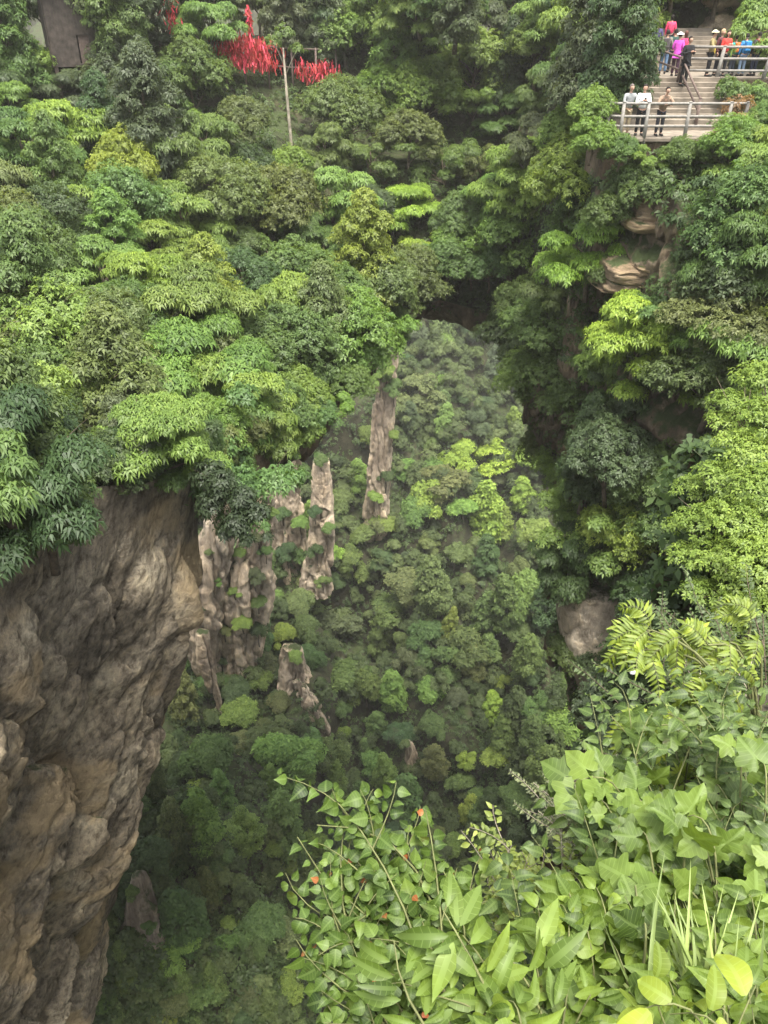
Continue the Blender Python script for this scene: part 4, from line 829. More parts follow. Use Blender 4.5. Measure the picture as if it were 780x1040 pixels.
def person(loc, face, label, shirt, trouser, hair=(.015, .012, .01), arms='down', hat=None, h=1.68, sleeve='long', bag=None, phone=False, lean=0.0, hair_len=0, shoes=(.03, .03, .03), stride=.0, female=False, coat=False):
    """face: heading in degrees, 0 looks towards the camera (-Y)"""
    root = empty('person', loc, R(face)); root.scale = (h / 1.70,) * 3; tag(root, label, 'person')
    sh = .19 if not female else .17
    hipz, kz, az = .90, .49, .08; ly = -lean
    J = {'pel': (0, 0, .93), 'wai': (0, .0 + ly * .3, 1.08), 'che': (0, .0 + ly * .8, 1.28), 'neck': (0, .01 + ly * 1.1, 1.44), 'hd': (0, -.01 + ly * 1.3, 1.53)}
    V = [J['pel'], J['wai'], J['che'], J['neck'], J['hd']]; Rd = [(.115, .085), (.10, .07), (.13, .085), .052, .050]; E = [(0, 1), (1, 2), (2, 3), (3, 4)]
    hands = []
    for s_ in (-1, 1):
        o = len(V); sy = stride * s_
        V += [(s_ * .09, 0, hipz - .06), (s_ * .10, -sy * .5 - .01, kz), (s_ * .105, sy * -1 * .3 + (.03), az), (s_ * .115, sy * -.3 - .12, .045)]
        Rd += [.088, .060, .042, .036]; E += [(0, o), (o, o + 1), (o + 1, o + 2), (o + 2, o + 3)]
        o = len(V); cy = J['che'][1]; sx = s_ * sh
        A = {'down': [(sx, cy, 1.37), (s_ * (sh + .06), cy + .02, 1.09), (s_ * (sh + .05), cy - .05, .86)],
             'phone': [(sx, cy, 1.37), (s_ * (sh + .07), cy - .03, 1.11), (s_ * .07, cy - .28, 1.20)],
             'rail': [(sx, cy, 1.36), (s_ * (sh + .09), cy - .12, 1.14), (s_ * (sh - .02), cy - .36, 1.10)],
             'fold': [(sx, cy, 1.34), (s_ * (sh + .12), cy - .14, 1.14), (-s_ * .04, cy - .34, 1.13 + .02 * s_)],
             'back': [(sx, cy, 1.37), (s_ * (sh + .07), cy + .04, 1.12), (s_ * .10, cy - .10, 1.02)],
             'one': [(sx, cy, 1.37), (s_ * (sh + .09), cy - .06, 1.15), (s_ * (sh + .12), cy - .33, 1.10) if s_ < 0 else (s_ * (sh + .03), cy - .04, .87)]}[arms]
        V += A; Rd += [.062, .045, .030]; E += [(2, o), (o, o + 1), (o + 1, o + 2)]; hands.append((np.array(A[1]), np.array(A[2]), s_))
    body = skinned(V, E, Rd, 0, 1); bm = bmesh.new(); bm.from_mesh(body)
    hx, hy, hz_ = J['hd'][0], J['hd'][1] - .01, 1.60
    hv = ball(bm, (hx, hy, hz_), .1, 16, (.80, .95, 1.15))
    for v in hv:
        if v.co.z < hz_ - .04: v.co.x = hx + (v.co.x - hx) * .85
    ball(bm, (hx, hy - .098, hz_ - .015), .018, 8, (.8, 1, 1.3))                              # nose
    for s_ in (-1, 1):
        ball(bm, (hx + s_ * .032, hy - .086, hz_ + .008), .011, 8, (1.2, .6, .7), 1); ball(bm, (hx + s_ * .081, hy, hz_ - .005), .022, 8, (.4, .8, 1.2))
    ball(bm, (hx, hy - .088, hz_ - .055), .018, 8, (1.3, .5, .35), 2)                          # mouth
    bm.to_mesh(body); bm.free()
    mb = MB(); mb.v = [tuple(v.co) for v in body.vertices]; mb.f = [tuple(p.vertices) for p in body.polygons]; mb.n = len(mb.v); mi = [p.material_index for p in body.polygons]
    for elb, wr, s_ in hands:                                                                 # palm, four fingers and thumb
        d = (wr - elb) / np.linalg.norm(wr - elb); sd = np.cross(d, (0, 0, 1.0)) if abs(d[2]) < .8 else np.array((0, -1.0, 0)); sd = sd / np.linalg.norm(sd) * s_; dn = np.cross(d, sd) * s_; dn = dn * (-1 if dn[2] > 0 else 1)
        mb.tube([wr - d * .02, wr + d * .035, wr + d * .08], [.026, .034, .030], 7)
        for q, (off, ln) in enumerate(((-.024, .058), (-.008, .068), (.008, .072), (.024, .062))):
            b0 = wr + d * .078 + sd * off; mb.tube([b0, b0 + d * ln * .5 + dn * ln * .12, b0 + d * ln * .85 + dn * ln * .5], [.0095, .0085, .0065], 5)
        b0 = wr + d * .025 + sd * -.028; mb.tube([b0, b0 - sd * .025 + d * .03, b0 - sd * .028 + d * .062 + dn * .012], [.012, .0105, .008], 5)
    me = bpy.data.meshes.new('body'); me.from_pydata(mb.v, [], mb.f); mi += [0] * (len(mb.f) - len(mi)); me.polygons.foreach_set('material_index', mi); me.polygons.foreach_set('use_smooth', [True] * len(mi))
    for m in (M_SKIN, M_EYE, M_LIP): me.materials.append(m)
    link('body', me, root)
    # clothing, a little outside the body
    n0 = len(V) // 1
    g = .02
    L1 = [(0, 0, .87), V[1], V[2], (V[3][0], V[3][1], V[3][2] - .02)]; r1 = [(.185, .14), (.165, .13), (.178, .125), .066]; e1 = [(0, 1), (1, 2), (2, 3)]
    if coat: L1.append((0, .01, .72)); r1.append((.19, .15)); e1.append((0, 4))
    for k_ in (0, 1):
        a = V[5 + k_ * 7 + 4: 5 + k_ * 7 + 7]; o = len(L1); L1 += a if sleeve == 'long' else a[:2]; r1 += [.078, .058, .040] if sleeve == 'long' else [.078, .062]; e1 += [(2, o), (o, o + 1)] + ([(o + 1, o + 2)] if sleeve == 'long' else [])
    link('jacket' if sleeve == 'long' else 'shirt', skinned(L1, e1, r1, 0, 1), root, cloth(shirt))
    L2 = [(0, 0, .99)]; r2 = [(.165, .125)]; e2 = []
    for k_ in (0, 1):
        a = V[5 + k_ * 7: 5 + k_ * 7 + 3]; o = len(L2); L2 += a; r2 += [.104, .078, .062]; e2 += [(0, o), (o, o + 1), (o + 1, o + 2)]
    link('trousers', skinned(L2, e2, r2, 0, 1), root, cloth(trouser))
    for k_ in (0, 1):
        a, b = V[5 + k_ * 7 + 2], V[5 + k_ * 7 + 3]; mb = MB(); mb.tube([(a[0], a[1] + .05, .05), (a[0], a[1] - .02, .055), (b[0], b[1] - .02, .04), (b[0], b[1] - .07, .03)], [.042, .048, .046, .03], 8); mb.build('shoe', cloth(shoes), root, smooth=True)
    # hair and hat
    if hair is not None:
        bm = bmesh.new(); ball(bm, (hx, hy + .012, hz_ + .022), .104, 16, (.86, .98, 1.12))
        for v in list(bm.verts):
            if v.co.y < hy - .045 and v.co.z < hz_ + .062: v.co.y = hy - .035
            if v.co.z < hz_ - .03 and hair_len == 0: v.co.z = hz_ - .03 - (hz_ - .03 - v.co.z) * .3
            if hair_len and v.co.z < hz_ - .03: v.co.z -= hair_len; v.co.y = max(v.co.y, hy + .01)
        me = bpy.data.meshes.new('hair'); bm.to_mesh(me); bm.free(); link('hair', me, root, cloth(hair))
    if hat is not None:
        bm = bmesh.new(); ball(bm, (hx, hy + .005, hz_ + .075), .105, 14, (.9, 1, .72)); br = bmesh.ops.create_cone(bm, cap_ends=True, segments=20, radius1=.175, radius2=.115, depth=.035)
        for v in br['verts']: v.co += Vector((hx, hy - .01, hz_ + .07))
        me = bpy.data.meshes.new('sun_hat'); bm.to_mesh(me); bm.free(); link('sun_hat', me, root, cloth(hat))
    if bag is not None:
        col, where = bag; mb = MB(); y0 = J['che'][1] + .20 if where == 'back' else J['che'][1]
        if where == 'back': mb.box((0, y0, 1.22), (.28, .15, .40)); 
        else: mb.box((.24, y0 - .02, .95), (.10, .22, .24))
        b = mb.build('backpack' if where == 'back' else 'shoulder_bag', cloth(col), None, bevel=.04); mb = MB()
        for s_ in ((-1, 1) if where == 'back' else (1,)):
            mb.tube([(s_ * .1, y0 - .05, 1.39), (s_ * .12, J['che'][1] - .02, 1.45), (s_ * .13, J['che'][1] - .13, 1.32), (s_ * .14, y0 - .06, 1.06)] if where == 'back' else [(-.12, J['che'][1], 1.44), (.02, J['che'][1] - .14, 1.25), (.2, y0 - .05, 1.04)], .014, 6)
        b.parent = root; mb.build('strap', cloth(tuple(c * .6 for c in col)), b)
    if phone:
        mb = MB(); mb.box((loc[0], loc[1], loc[2]), (.075, .010, .15)); o = None
        ph = empty('mobile_phone', (0, 0, 0)); bpy.data.objects.remove(ph)
        mb = MB(); mb.box((0, 0, 0), (.078, .011, .155)); a = R(face); px_, py_ = 0, (J['che'][1] - .355) * h / 1.7
        o = mb.build('mobile_phone', M_EYE, None, bevel=.003); o.location = (loc[0] - py_ * math.sin(a), loc[1] + py_ * math.cos(a), loc[2] + 1.235 * h / 1.7); o.rotation_euler = (R(-25), 0, a)
        tag(o, f'dark phone held up by the {label}'[:90] if False else phone, 'phone')
    return root
def feet(px, Y, z):      # stand at depth Y on floor z under the photo column px
    t = Y * CP - z * SP; return ((px - 390) / FPX * t, Y, z)
DK = (.018, .018, .022)
person(feet(634, 32.9, -3.7), 10, 'balding man in grey shirt and khaki trousers at the platform railing', (.24, .25, .25), (.40, .33, .22), hair=(.12, .1, .09), arms='rail', lean=.05)
person(feet(648, 32.75, -3.7), -5, 'man in white shirt and dark trousers holding a phone at the platform railing', (.75, .75, .74), DK, arms='phone', phone='dark phone in the hands of the man in the white shirt')
person(feet(668, 32.62, -3.7), 5, 'person in brown jacket leaning folded arms on the platform railing', (.24, .17, .12), (.035, .035, .045), arms='fold', lean=.20, h=1.62)
zs = lambda y: float(stair_z(np.array([y]))[0])
person(feet(693, 36.9, zs(36.9) + .12), 20, 'man dressed all in black looking at his phone behind the brown handrail', (.016, .016, .018), (.02, .02, .022), arms='phone', phone='dark phone in the hands of the man in black', coat=True, h=1.74)
person(feet(684, 38.6, -2.05), 150, 'woman in magenta jacket and pale sun hat climbing past the man in black', (.62, .09, .50), (.06, .03, .05), hat=(.75, .68, .72), female=True, h=1.58, stride=.12, arms='back', coat=True)
person(feet(690.5, 40.6, -2.05), 190, 'dark haired woman in bright pinkish red jacket seen from behind', (.70, .05, .13), (.05, .05, .07), hair=(.09, .04, .03), hair_len=.12, female=True, h=1.62, arms='down')
person(feet(677, 43.6, zs(43.6) + .1), 170, 'small figure in red top with black hair, highest on the steps', (.66, .06, .14), (.03, .03, .05), female=True, h=1.6, arms='down', hair_len=.04)
person(feet(672, 40.2, -2.05), 165, 'person in grey green jacket and blue jeans with backpack on the left of the group', (.16, .15, .12), (.12, .2, .32), h=1.66, stride=.14, bag=((.10, .09, .09), 'back'), arms='back')
person(feet(680, 41.4, -2.05), 180, 'person in dark teal jacket between the two red tops', (.03, .07, .06), (.02, .02, .03), h=1.68, arms='down')
person(feet(663, 43.0, zs(43.0) + .1), 160, 'person in dark purple jacket half hidden by the pine branches', (.07, .06, .14), (.03, .03, .05), h=1.62, arms='down')
person(feet(717.5, 38.25, -2.05), 60, 'woman in olive jacket and cream sun hat with one hand on the upper rail', (.27, .22, .10), (.02, .02, .025), hat=(.68, .62, .42), female=True, h=1.66, arms='one', bag=((.55, .40, .06), 'side'))
person(feet(726, 38.9, -2.05), 40, 'fair haired person in dark maroon jacket behind the upper rail', (.10, .03, .035), (.02, .02, .03), hair=(.42, .30, .17), h=1.70, arms='down')
person(feet(731.5, 38.35, -2.05), 15, 'woman in scarlet cardigan and long dark hair with hands together', (.62, .05, .04), (.025, .025, .03), hair=(.03, .018, .014), hair_len=.10, female=True, h=1.66, arms='phone')
person(feet(741, 38.7, -2.05), 200, 'child in teal jacket with orange backpack behind the upper rail', (.03, .30, .30), (.05, .06, .08), h=1.48, bag=((.72, .20, .06), 'back'), arms='down')
person(feet(751, 38.5, -2.05), 190, 'person in bright blue jacket and faded jeans behind the upper rail', (.05, .22, .48), (.14, .2, .28), h=1.55, arms='down', bag=((.04, .22, .50), 'back'))
person(feet(763, 38.6, -2.05), 200, 'person in dark jacket carrying a crimson backpack nearest the right edge', (.04, .04, .05), (.03, .035, .06), h=1.60, arms='down', bag=((.55, .04, .10), 'back'))

# ============================================================ RED RIBBONS, HUT, BARE TRUNK
M_RED = leaf_mat('red_cloth', trans=.2, rough=.7)
def ground(px, py): 
    h = cast(px, py); return h[0]
path = [ground(p, q) for p, q in ((230, 84), (250, 86), (274, 90), (298, 92), (322, 92), (342, 92))]
fence = empty('ribbon_fence', path[0]); tag(fence, 'low rail fence on the hillside hung all over with red ribbons', 'fence')
for i, p in enumerate(path):
    q = p - path[0]; mb = MB(); mb.tube([(q.x, q.y, q.z - .4), (q.x, q.y, q.z + 2.6)], [.08, .07], 7); mb.build('post', M_DARKRAIL, fence, smooth=True)
for hh in (1.4, 2.5):
    mb = MB(); mb.tube([tuple(p - path[0] + Vector((0, 0, hh))) for p in path], .05, 6); mb.build('rail', M_DARKRAIL, fence, smooth=True)
rq = []
def ribbon_at(p, ln, wd):
    a = rng.uniform(0, 3.14); d = np.array((math.cos(a), math.sin(a), 0)) * wd; sw = rng.normal(0, .12, 2); p = np.array(p, float); e = p + np.array((sw[0], sw[1], -ln)); m = (p + e) / 2 + np.array((rng.normal(0, .05), rng.normal(0, .05), 0))
    rq.append([p - d, p + d, m + d, m - d]); rq.append([m - d, m + d, e + d, e - d])
for i in range(1500):
    u = rng.random(); u = u * .5 if u < .82 else .64 + rng.random() * .36; k = min(4.999, u * 5); i0 = int(k); f = k - i0; p = path[i0].lerp(path[i0 + 1], f)
    hgt = (3.1 - .7 * u + .2 * math.sin(u * 23)) * (1 if u < .5 else .75); sc_ = .75 if u < .5 else .3
    ribbon_at((p.x + rng.normal(0, sc_ * .6), p.y + rng.normal(0, sc_ * .9) - .2, p.z + rng.uniform(.45, 1) * hgt), rng.uniform(.25, .6), .035)
for i in range(60): p = path[1]; ribbon_at((p.x + .5 + rng.normal(0, .1), p.y, p.z + rng.uniform(2.8, 4.6)), .4, .05)
gg = ground(185, 60)
for i in range(70): ribbon_at((gg[0] + rng.normal(0, .25), gg[1] - 1.5 + rng.normal(0, .3), gg[2] + rng.uniform(1.6, 3.4)), .35, .04)
rb = link('red_ribbons', quads_mesh('red_ribbons', np.array(rq), (M_RED,), rng.uniform(0, 1, len(rq)))); rb.color = (.46, .05, .055, 1); tag(rb, 'mass of red prayer ribbons tied along the hillside fence', 'ribbons', kind='stuff')
# wooden hut on posts
M_PLANK = plain('grey_planks', (.062, .050, .042), nscale=3, amt=.45, bump=.4)
hb = ground(82, 84); hut = empty('wooden_hut', (hb[0], hb[1], hb[2]), R(24)); tag(hut, 'weathered brown plank hut on posts among the trees', 'hut')
for sx in (-1.35, 1.35):
    for sy in (-1.2, 1.2): mb = MB(); mb.box((sx, sy, .6), (.22, .22, 3.0)); mb.build('post', M_DARKRAIL, hut, bevel=.02)
mb = MB(); mb.box((0, 0, 1.0), (3.1, 2.8, .16)); mb.build('floor_deck', M_PLANK, hut)
for side, (cx, cy, rz, W) in enumerate(((0, -1.35, 0, 2.9), (0, 1.35, 0, 2.9), (-1.5, 0, math.pi / 2, 2.6), (1.5, 0, math.pi / 2, 2.6))):
    mb = MB(); n = int(W / .17)
    for i in range(n):
        u = -W / 2 + (i + .5) * W / n
        if side == 0 and .15 < u < .85: 
            mb.box((cx + u, cy, 3.8), (W / n * .95, .05, 2.5)); continue
        mb.box((cx + u * math.cos(rz), cy + u * math.sin(rz), 3.05 + rng.uniform(-.02, .02)), (W / n * .95, .05 + .012 * (i % 2), 4.0), rz)
    mb.build('wall', M_PLANK, hut)
mb = MB(); mb.box((.5, -1.25, 1.8), (.66, .04, 1.45)); mb.build('door', M_DARKRAIL, hut)
mb = MB(); mb.add([(-1.9, -1.8, 5.1), (1.9, -1.8, 5.1), (1.9, 0, 6.1), (-1.9, 0, 6.1), (1.9, 1.8, 5.1), (-1.9, 1.8, 5.1), (-1.9, -1.8, 5.0), (1.9, -1.8, 5.0), (1.9, 0, 6.0), (-1.9, 0, 6.0), (1.9, 1.8, 5.0), (-1.9, 1.8, 5.0)],
    [(0, 1, 2, 3), (3, 2, 4, 5), (7, 6, 9, 8), (8, 9, 11, 10), (0, 6, 7, 1), (4, 10, 11, 5), (1, 7, 8, 2), (2, 8, 10, 4), (3, 9, 6, 0), (5, 11, 9, 3)]); mb.build('roof', M_PLANK, hut)
# tall bare pale trunk with a thin crown
g0 = ground(297, 178); bt = empty('bare_tree', g0); tag(bt, 'tall bare pale trunk standing below the red ribbons', 'tree')
h0 = 95 * (g0[1] * CP - g0[2] * SP) / FPX / .85
mb = MB(); mb.tube([(0, 0, -.4), (.03, 0, h0 * .3), (-.05, 0, h0 * .6), (-.12, 0, h0)], [.12, .10, .085, .05], 8)
mb.tube([(-.05, 0, h0 * .8), (.5, .1, h0 * .95), (.9, .1, h0 * 1.02)], [.04, .03, .01], 5); mb.tube([(-.08, 0, h0 * .86), (-.5, .1, h0 * 1.0), (-.8, .1, h0 * 1.1)], [.04, .03, .01], 5)
mb.build('trunk', M_PALEBARK, bt, smooth=True)
cme, _ = make_crown('crown', 'loose', 1, 1, 160, .16, .07, 6, M_LEAF, pads=[(-.7, 0, h0 * 1.05, .6, .5), (.7, 0, h0, .5, .5), (0, 0, h0 * 1.12, .6, .6)]); c = link('crown', cme, bt); c.color = jcol(MG)

# trees and bushes at places worked out from the rock they stand on
def stand_tree(px, py, Y, pid, tone, size, cat_='tree'):
    p = atY(px, py, Y); c, t, rad, hgt, kind = NEAR[pid]; s_ = size / rad; root = empty('broadleaf_tree', tuple(p), rng.uniform(0, 6.28)); root.scale = (s_, s_, s_)
    a = link('crown', c, root); a.color = jcol(tone); b = link('trunk', t, root); b.scale = (1, 1, .6); tag(root, 'x', 'tree', 'trees growing on the bridge and cliff tops')
    near_items.append((root, tone, {'tier': 'layered', 'round': 'round', 'tall': 'tall', 'loose': 'loose'}[kind], px, py - 10))
for a in [(586, 588, 27.4, R_[2], MG, .85), (610, 586, 27.6, R_[0], DU, .95), (598, 578, 28.2, R_[3], MG, 1.1), (634, 604, 26.6, L_[1], OG, .9), (640, 650, 26.0, R_[1], DG, 1.1), (600, 680, 26.0, R_[3], DG, 1.1), (578, 676, 26.4, R_[1], MG, 1.1), (620, 668, 25.8, R_[0], MG, .8), (628, 720, 26, R_[2], DG, 1.1), (650, 690, 25.5, R_[0], DU, 1.2),
          (590, 470, 41, R_[0], MG, 1.7), (565, 450, 43, R_[1], LG, 1.7), (555, 415, 44, R_[3], MG, 1.7), (585, 520, 40, R_[2], MG, 1.5), (610, 480, 39, L_[0], OG, 1.4), (535, 385, 46, R_[0], LG, 1.7), (600, 545, 39, R_[1], MG, 1.5), (515, 350, 48, R_[2], MG, 1.6), (575, 495, 41.5, A_[1], OG, 1.3),
          (612, 292, 31.2, R_[0], MG, .8), (700, 295, 30.8, R_[1], MG, 1.0), (600, 160, 31.5, R_[2], LG, .9), (612, 235, 31.2, R_[3], MG, .9)]: stand_tree(*a)
for a in [(455, 282, 47, R_[1], MG, 1.5), (478, 288, 48, R_[2], OG, 1.4), (496, 290, 47, R_[0], MG, 1.5), (466, 262, 49, R_[3], LG, 1.6), (497, 262, 49, A_[1], MG, 1.5), (440, 268, 48, L_[0], MG, 1.3), (372, 385, 33.5, R_[0], LG, 1.1), (356, 405, 31.5, R_[1], MG, 1.0), (340, 424, 30, L_[1], LG, 1.0), (322, 440, 28.5, R_[2], MG, .95), (303, 455, 27.5, R_[3], LG, .9), (284, 462, 26.5, L_[2], MG, .8), (755, 66, 42.8, R_[0], MG, .9), (778, 64, 43.2, R_[1], LG, 1.0), (742, 62, 43.2, R_[2], MG, .6), (125, 45, 54, A_[0], MG, 2.6), (140, 40, 56, R_[1], DU, 2.6), (112, 35, 58, A_[1], OG, 2.6), (450, 30, 60, R_[2], MG, 2.6), (462, 40, 58, A_[2], DU, 2.4), (425, 28, 61, T_[1], LG, 2.6), (782, 150, 30.5, R_[0], MG, 1.0), (740, 165, 30, R_[1], LG, 1.0), (795, 118, 31.5, L_[0], LG, 1.0), (598, 130, 32.4, R_[3], LG, .9), (775, 155, 30, T_[0], LG, 1.1), (715, 168, 30.4, L_[1], MG, .7), (655, 170, 31.0, L_[2], LG, .7), (690, 172, 30.8, R_[3], MG, .7), (628, 168, 31.2, R_[1], MG, .7)]: stand_tree(*a)
place_labels(near_items, 'near')
# ============================================================ SINGLE TREES BUILT TO SHAPE
def shaped_tree(name, label, base, pads_px, tone, n_cl, L, Wd, k, r0=.1, droop=.3, jit=.35, flat=.45, shell=.7, bark=M_BARK, extra=None):
    """pads_px: (px, py, depth, radius m)"""
    base = np.array(base, float); pads = [tuple(at(a, b, t) - base) + (r_, flat) for a, b, t, r_ in pads_px]
    root = empty(name, tuple(base)); tag(root, label, 'tree')
    cme, _ = make_crown('crown', 'loose', 1, 1, n_cl, L, Wd, k, M_LEAF, droop, jit, shell, pads=pads); c = link('crown', cme, root); c.color = jcol(tone, .03) if isinstance(tone, str) else tone
    mb = MB(); cen = np.mean([p[:3] for p in pads], 0); fork = cen * .55
    mb.tube([(0, 0, 0), fork * .5 + np.array((.1, .1, 0)), fork], [r0, r0 * .8, r0 * .6], 8)
    for p in pads:
        b = np.array(p[:3]); m = fork * .5 + b * .5 + rng.normal(0, .08, 3); mb.tube([fork, m, b], [r0 * .35, r0 * .22, r0 * .06], 5)
        for q in range(3): e = b + rng.normal(0, .5, 3) * p[3]; mb.tube([b * .6 + m * .4, e], [r0 * .1, r0 * .03], 4)
    mb.build('trunk', bark, root, smooth=True); return root
shaped_tree('maple_tree', 'bright yellow-green fine-leaved tree reaching in from the right edge', at(850, 720, 9.5), [(775, 378, 11, .42), (748, 405, 11, .38), (785, 420, 10.5, .5), (765, 450, 10.5, .5), (785, 490, 10, .6), (735, 480, 10.5, .42), (705, 492, 11, .3),
    (755, 520, 10, .55), (715, 525, 10.3, .4), (780, 560, 9.6, .6), (735, 560, 10, .45), (700, 560, 10.3, .28), (765, 610, 9.5, .4), (715, 598, 10, .32), (690, 530, 10.6, .2), (735, 425, 11, .28), (760, 580, 9.8, .45), (742, 630, 9.6, .25)], (.17, .245, .045, 1), 6800, .055, .026, 5, r0=.09, flat=.35, droop=.25, shell=.95)
shaped_tree('evergreen_shrub', 'dark hanging shrub in silhouette at the tip of the overhanging cliff', at(205, 470, 20.6), [(225, 490, 20.4, .45), (245, 505, 20.2, .42), (262, 520, 20.2, .32), (240, 530, 20.2, .42), (250, 548, 20.2, .22), (215, 510, 20.5, .4), (228, 540, 20.3, .25), (272, 545, 20.3, .12), (212, 480, 20.6, .45)], (.034, .052, .022, 1), 1300, .12, .06, 5, r0=.05, flat=.8)
shaped_tree('chestnut_tree', 'mid green branch of long drooping leaves low at the left edge', at(-60, 560, 12), [(0, 448, 12.5, .35), (18, 470, 12.3, .28), (8, 498, 12.2, .35), (25, 500, 12.3, .14), (3, 520, 12.2, .22), (-20, 480, 12.5, .5)], MG, 340, .15, .045, 7, r0=.06, droop=.55, flat=.4)
shaped_tree('withered_tree', 'withered tree of dry brown leaves below the upper landing', at(745, 175, 29), [(745, 108, 29, .5), (752, 128, 28.8, .55), (735, 135, 28.8, .45), (758, 105, 29, .35), (742, 150, 28.6, .4), (765, 140, 28.8, .35)], (.20, .12, .055, 1), 420, .14, .06, 5, r0=.06, shell=.9, flat=.8)
shaped_tree('pine_tree', 'dark grey-green pine leaning over the left side of the stairs', at(636, 110, 33), [(640, 55, 33.5, .8), (655, 45, 33.8, .6), (625, 72, 33.3, .75), (610, 55, 33.6, .8), (645, 82, 33.2, .45), (630, 30, 34, .8), (612, 88, 33, .55), (655, 20, 34.5, .7)], (.062, .080, .040, 1), 2600, .13, .03, 7, r0=.12, jit=.6, flat=.6)
shaped_tree('overhanging_tree', 'light green branch hanging over the right end of the landing', at(810, 20, 33), [(765, 20, 33.5, .8), (750, 32, 33.3, .5), (775, 45, 33, .4), (790, 70, 33.4, .6), (742, 48, 33.2, .22), (775, 5, 34, 1.0)], LG, 900, .2, .07, 7, r0=.1, flat=.4, droop=.4)
shaped_tree('landing_shrub', 'mid green shrub below the leaning rail post', at(745, 125, 30.5), [(740, 85, 31.5, .45), (752, 92, 31, .5), (768, 92, 31.2, .5), (733, 95, 31.3, .3), (780, 100, 31, .6)], MG, 800, .12, .055, 6, r0=.05, flat=.7)

# ============================================================ FOREGROUND PLANTS ON THE BANK
def strip_leaf(prof, ratio, n=7, curl=.25, fold=.35):
    s_ = np.linspace(0, 1, n); w_ = np.interp(s_, *zip(*prof)) * ratio; V = []; U = []
    for a, b in zip(s_, w_):
        z = -curl * a * a + .08 * math.sin(a * 3.1)
        for sd in (-1, 0, 1): V.append((a, sd * b, z + abs(sd) * b * fold)); U.append((a, sd * b))
    F = []
    for i in range(n - 1):
        for k in (0, 1): a = i * 3 + k; F += [(a, a + 3, a + 4), (a, a + 4, a + 1)]
    return np.array(V), np.array(F), np.array(U)
def lobed_leaf(lobes, curl=.2):
    """lobes: (angle deg, radius) outline round the leaf base centre"""
    V = [(0.36, 0, 0)]; U = [(.36, 0)]
    pts = []
    for a, r_ in lobes: pts.append((.36 + r_ * math.cos(R(a)), r_ * math.sin(R(a))))
    for x, y in pts: d = math.hypot(x - .36, y); V.append((x, y, -curl * d * d * 1.4 + .05 * math.sin(9 * x + 4 * y))); U.append((x, y))
    n = len(pts); F = [(0, 1 + i, 1 + (i + 1) % n) for i in range(n)]
    return np.array(V), np.array(F), np.array(U)
vine_out = []
for a, r_ in [(180, .12), (165, .36), (150, .50), (138, .47), (128, .52), (112, .40), (98, .50), (88, .62), (76, .60), (66, .52), (56, .42), (48, .44), (38, .52), (28, .56), (18, .60), (8, .68)]: vine_out.append((a, r_))
vine_out = vine_out + [(0, .78)] + [(-a, r_) for a, r_ in vine_out[::-1][:-1]]
LT = {'heart': strip_leaf([(0, .25), (.06, .75), (.2, 1), (.4, .92), (.62, .6), (.8, .3), (.92, .1), (1, 0)], .40, 9, .3, .25),
      'lance': strip_leaf([(0, .05), (.15, .6), (.38, 1), (.6, .85), (.8, .45), (.93, .12), (1, 0)], .17, 9, .35, .4),
      'nettle': strip_leaf([(0, .2), (.1, .75), (.28, 1), (.5, .8), (.72, .45), (.88, .15), (1, 0)], .30, 9, .3, .35),
      'oval': strip_leaf([(0, .2), (.1, .62), (.3, .95), (.5, 1), (.7, .88), (.87, .55), (.96, .25), (1, 0)], .30, 9, .2, .2),
      'leaflet': strip_leaf([(0, .1), (.2, .9), (.45, 1), (.75, .5), (1, 0)], .15, 5, .3, .3),
      'small': strip_leaf([(0, .2), (.3, 1), (.65, .75), (1, 0)], .28, 4, .2, .3),
      'vine': lobed_leaf(vine_out), 'blade': strip_leaf([(0, .6), (.3, 1), (.7, .7), (1, 0)], .022, 8, .55, .4)}
class Leaves:
    def __init__(s): s.V = []; s.F = []; s.U = []; s.W = []; s.n = 0
    def add(s, P, D, Nn, L, kind):
        """P base points (m,3), D axis directions, Nn face normals, L lengths"""
        T, F, U = LT[kind]; m = len(P)
        if m == 0: return
        D = D / (np.linalg.norm(D, axis=1)[:, None] + 1e-9); Nn = Nn - D * (D * Nn).sum(1)[:, None]; Nn /= np.linalg.norm(Nn, axis=1)[:, None] + 1e-9; Sd = np.cross(Nn, D)
        wv = rng.uniform(.85, 1.15, m)[:, None, None]; cv = rng.uniform(.2, 1.8, m)[:, None, None]; tw = rng.normal(0, .25, m)[:, None, None]
        V = P[:, None, :] + L[:, None, None] * (D[:, None, :] * T[None, :, 0:1] + Sd[:, None, :] * T[None, :, 1:2] * wv + Nn[:, None, :] * (T[None, :, 2:3] * cv + tw * T[None, :, 1:2] * T[None, :, 0:1]))
        k = len(T); s.V.append(V.reshape(-1, 3)); s.F.append((F[None] + (np.arange(m) * k)[:, None, None] + s.n).reshape(-1, 3)); s.U.append(np.tile(U, (m, 1))); s.W.append(np.repeat(np.clip(rng.normal(.5, .22, m), 0, 1), len(F))); s.n += m * k
    def build(s, name, parent, color, org, mat=None, label=None):
        me = np_mesh(name, np.concatenate(s.V) - np.array(org), np.concatenate(s.F), (mat or M_BIG,), True, var=np.concatenate(s.W), uv=np.concatenate(s.U))
        o = link(name, me, parent); o.color = (*color, 1)
        if label: o['label'] = label
        return o
VIEW = np.array((0, -.75, .65))
def curve(a, b, sag, n=8):
    a, b = np.array(a, float), np.array(b, float); t = np.linspace(0, 1, n)[:, None]; side = rng.normal(0, .06, 3) * np.linalg.norm(b - a)
    return a * (1 - t) + b * t + (np.array((0, 0, sag)) + side) * (4 * t * (1 - t))
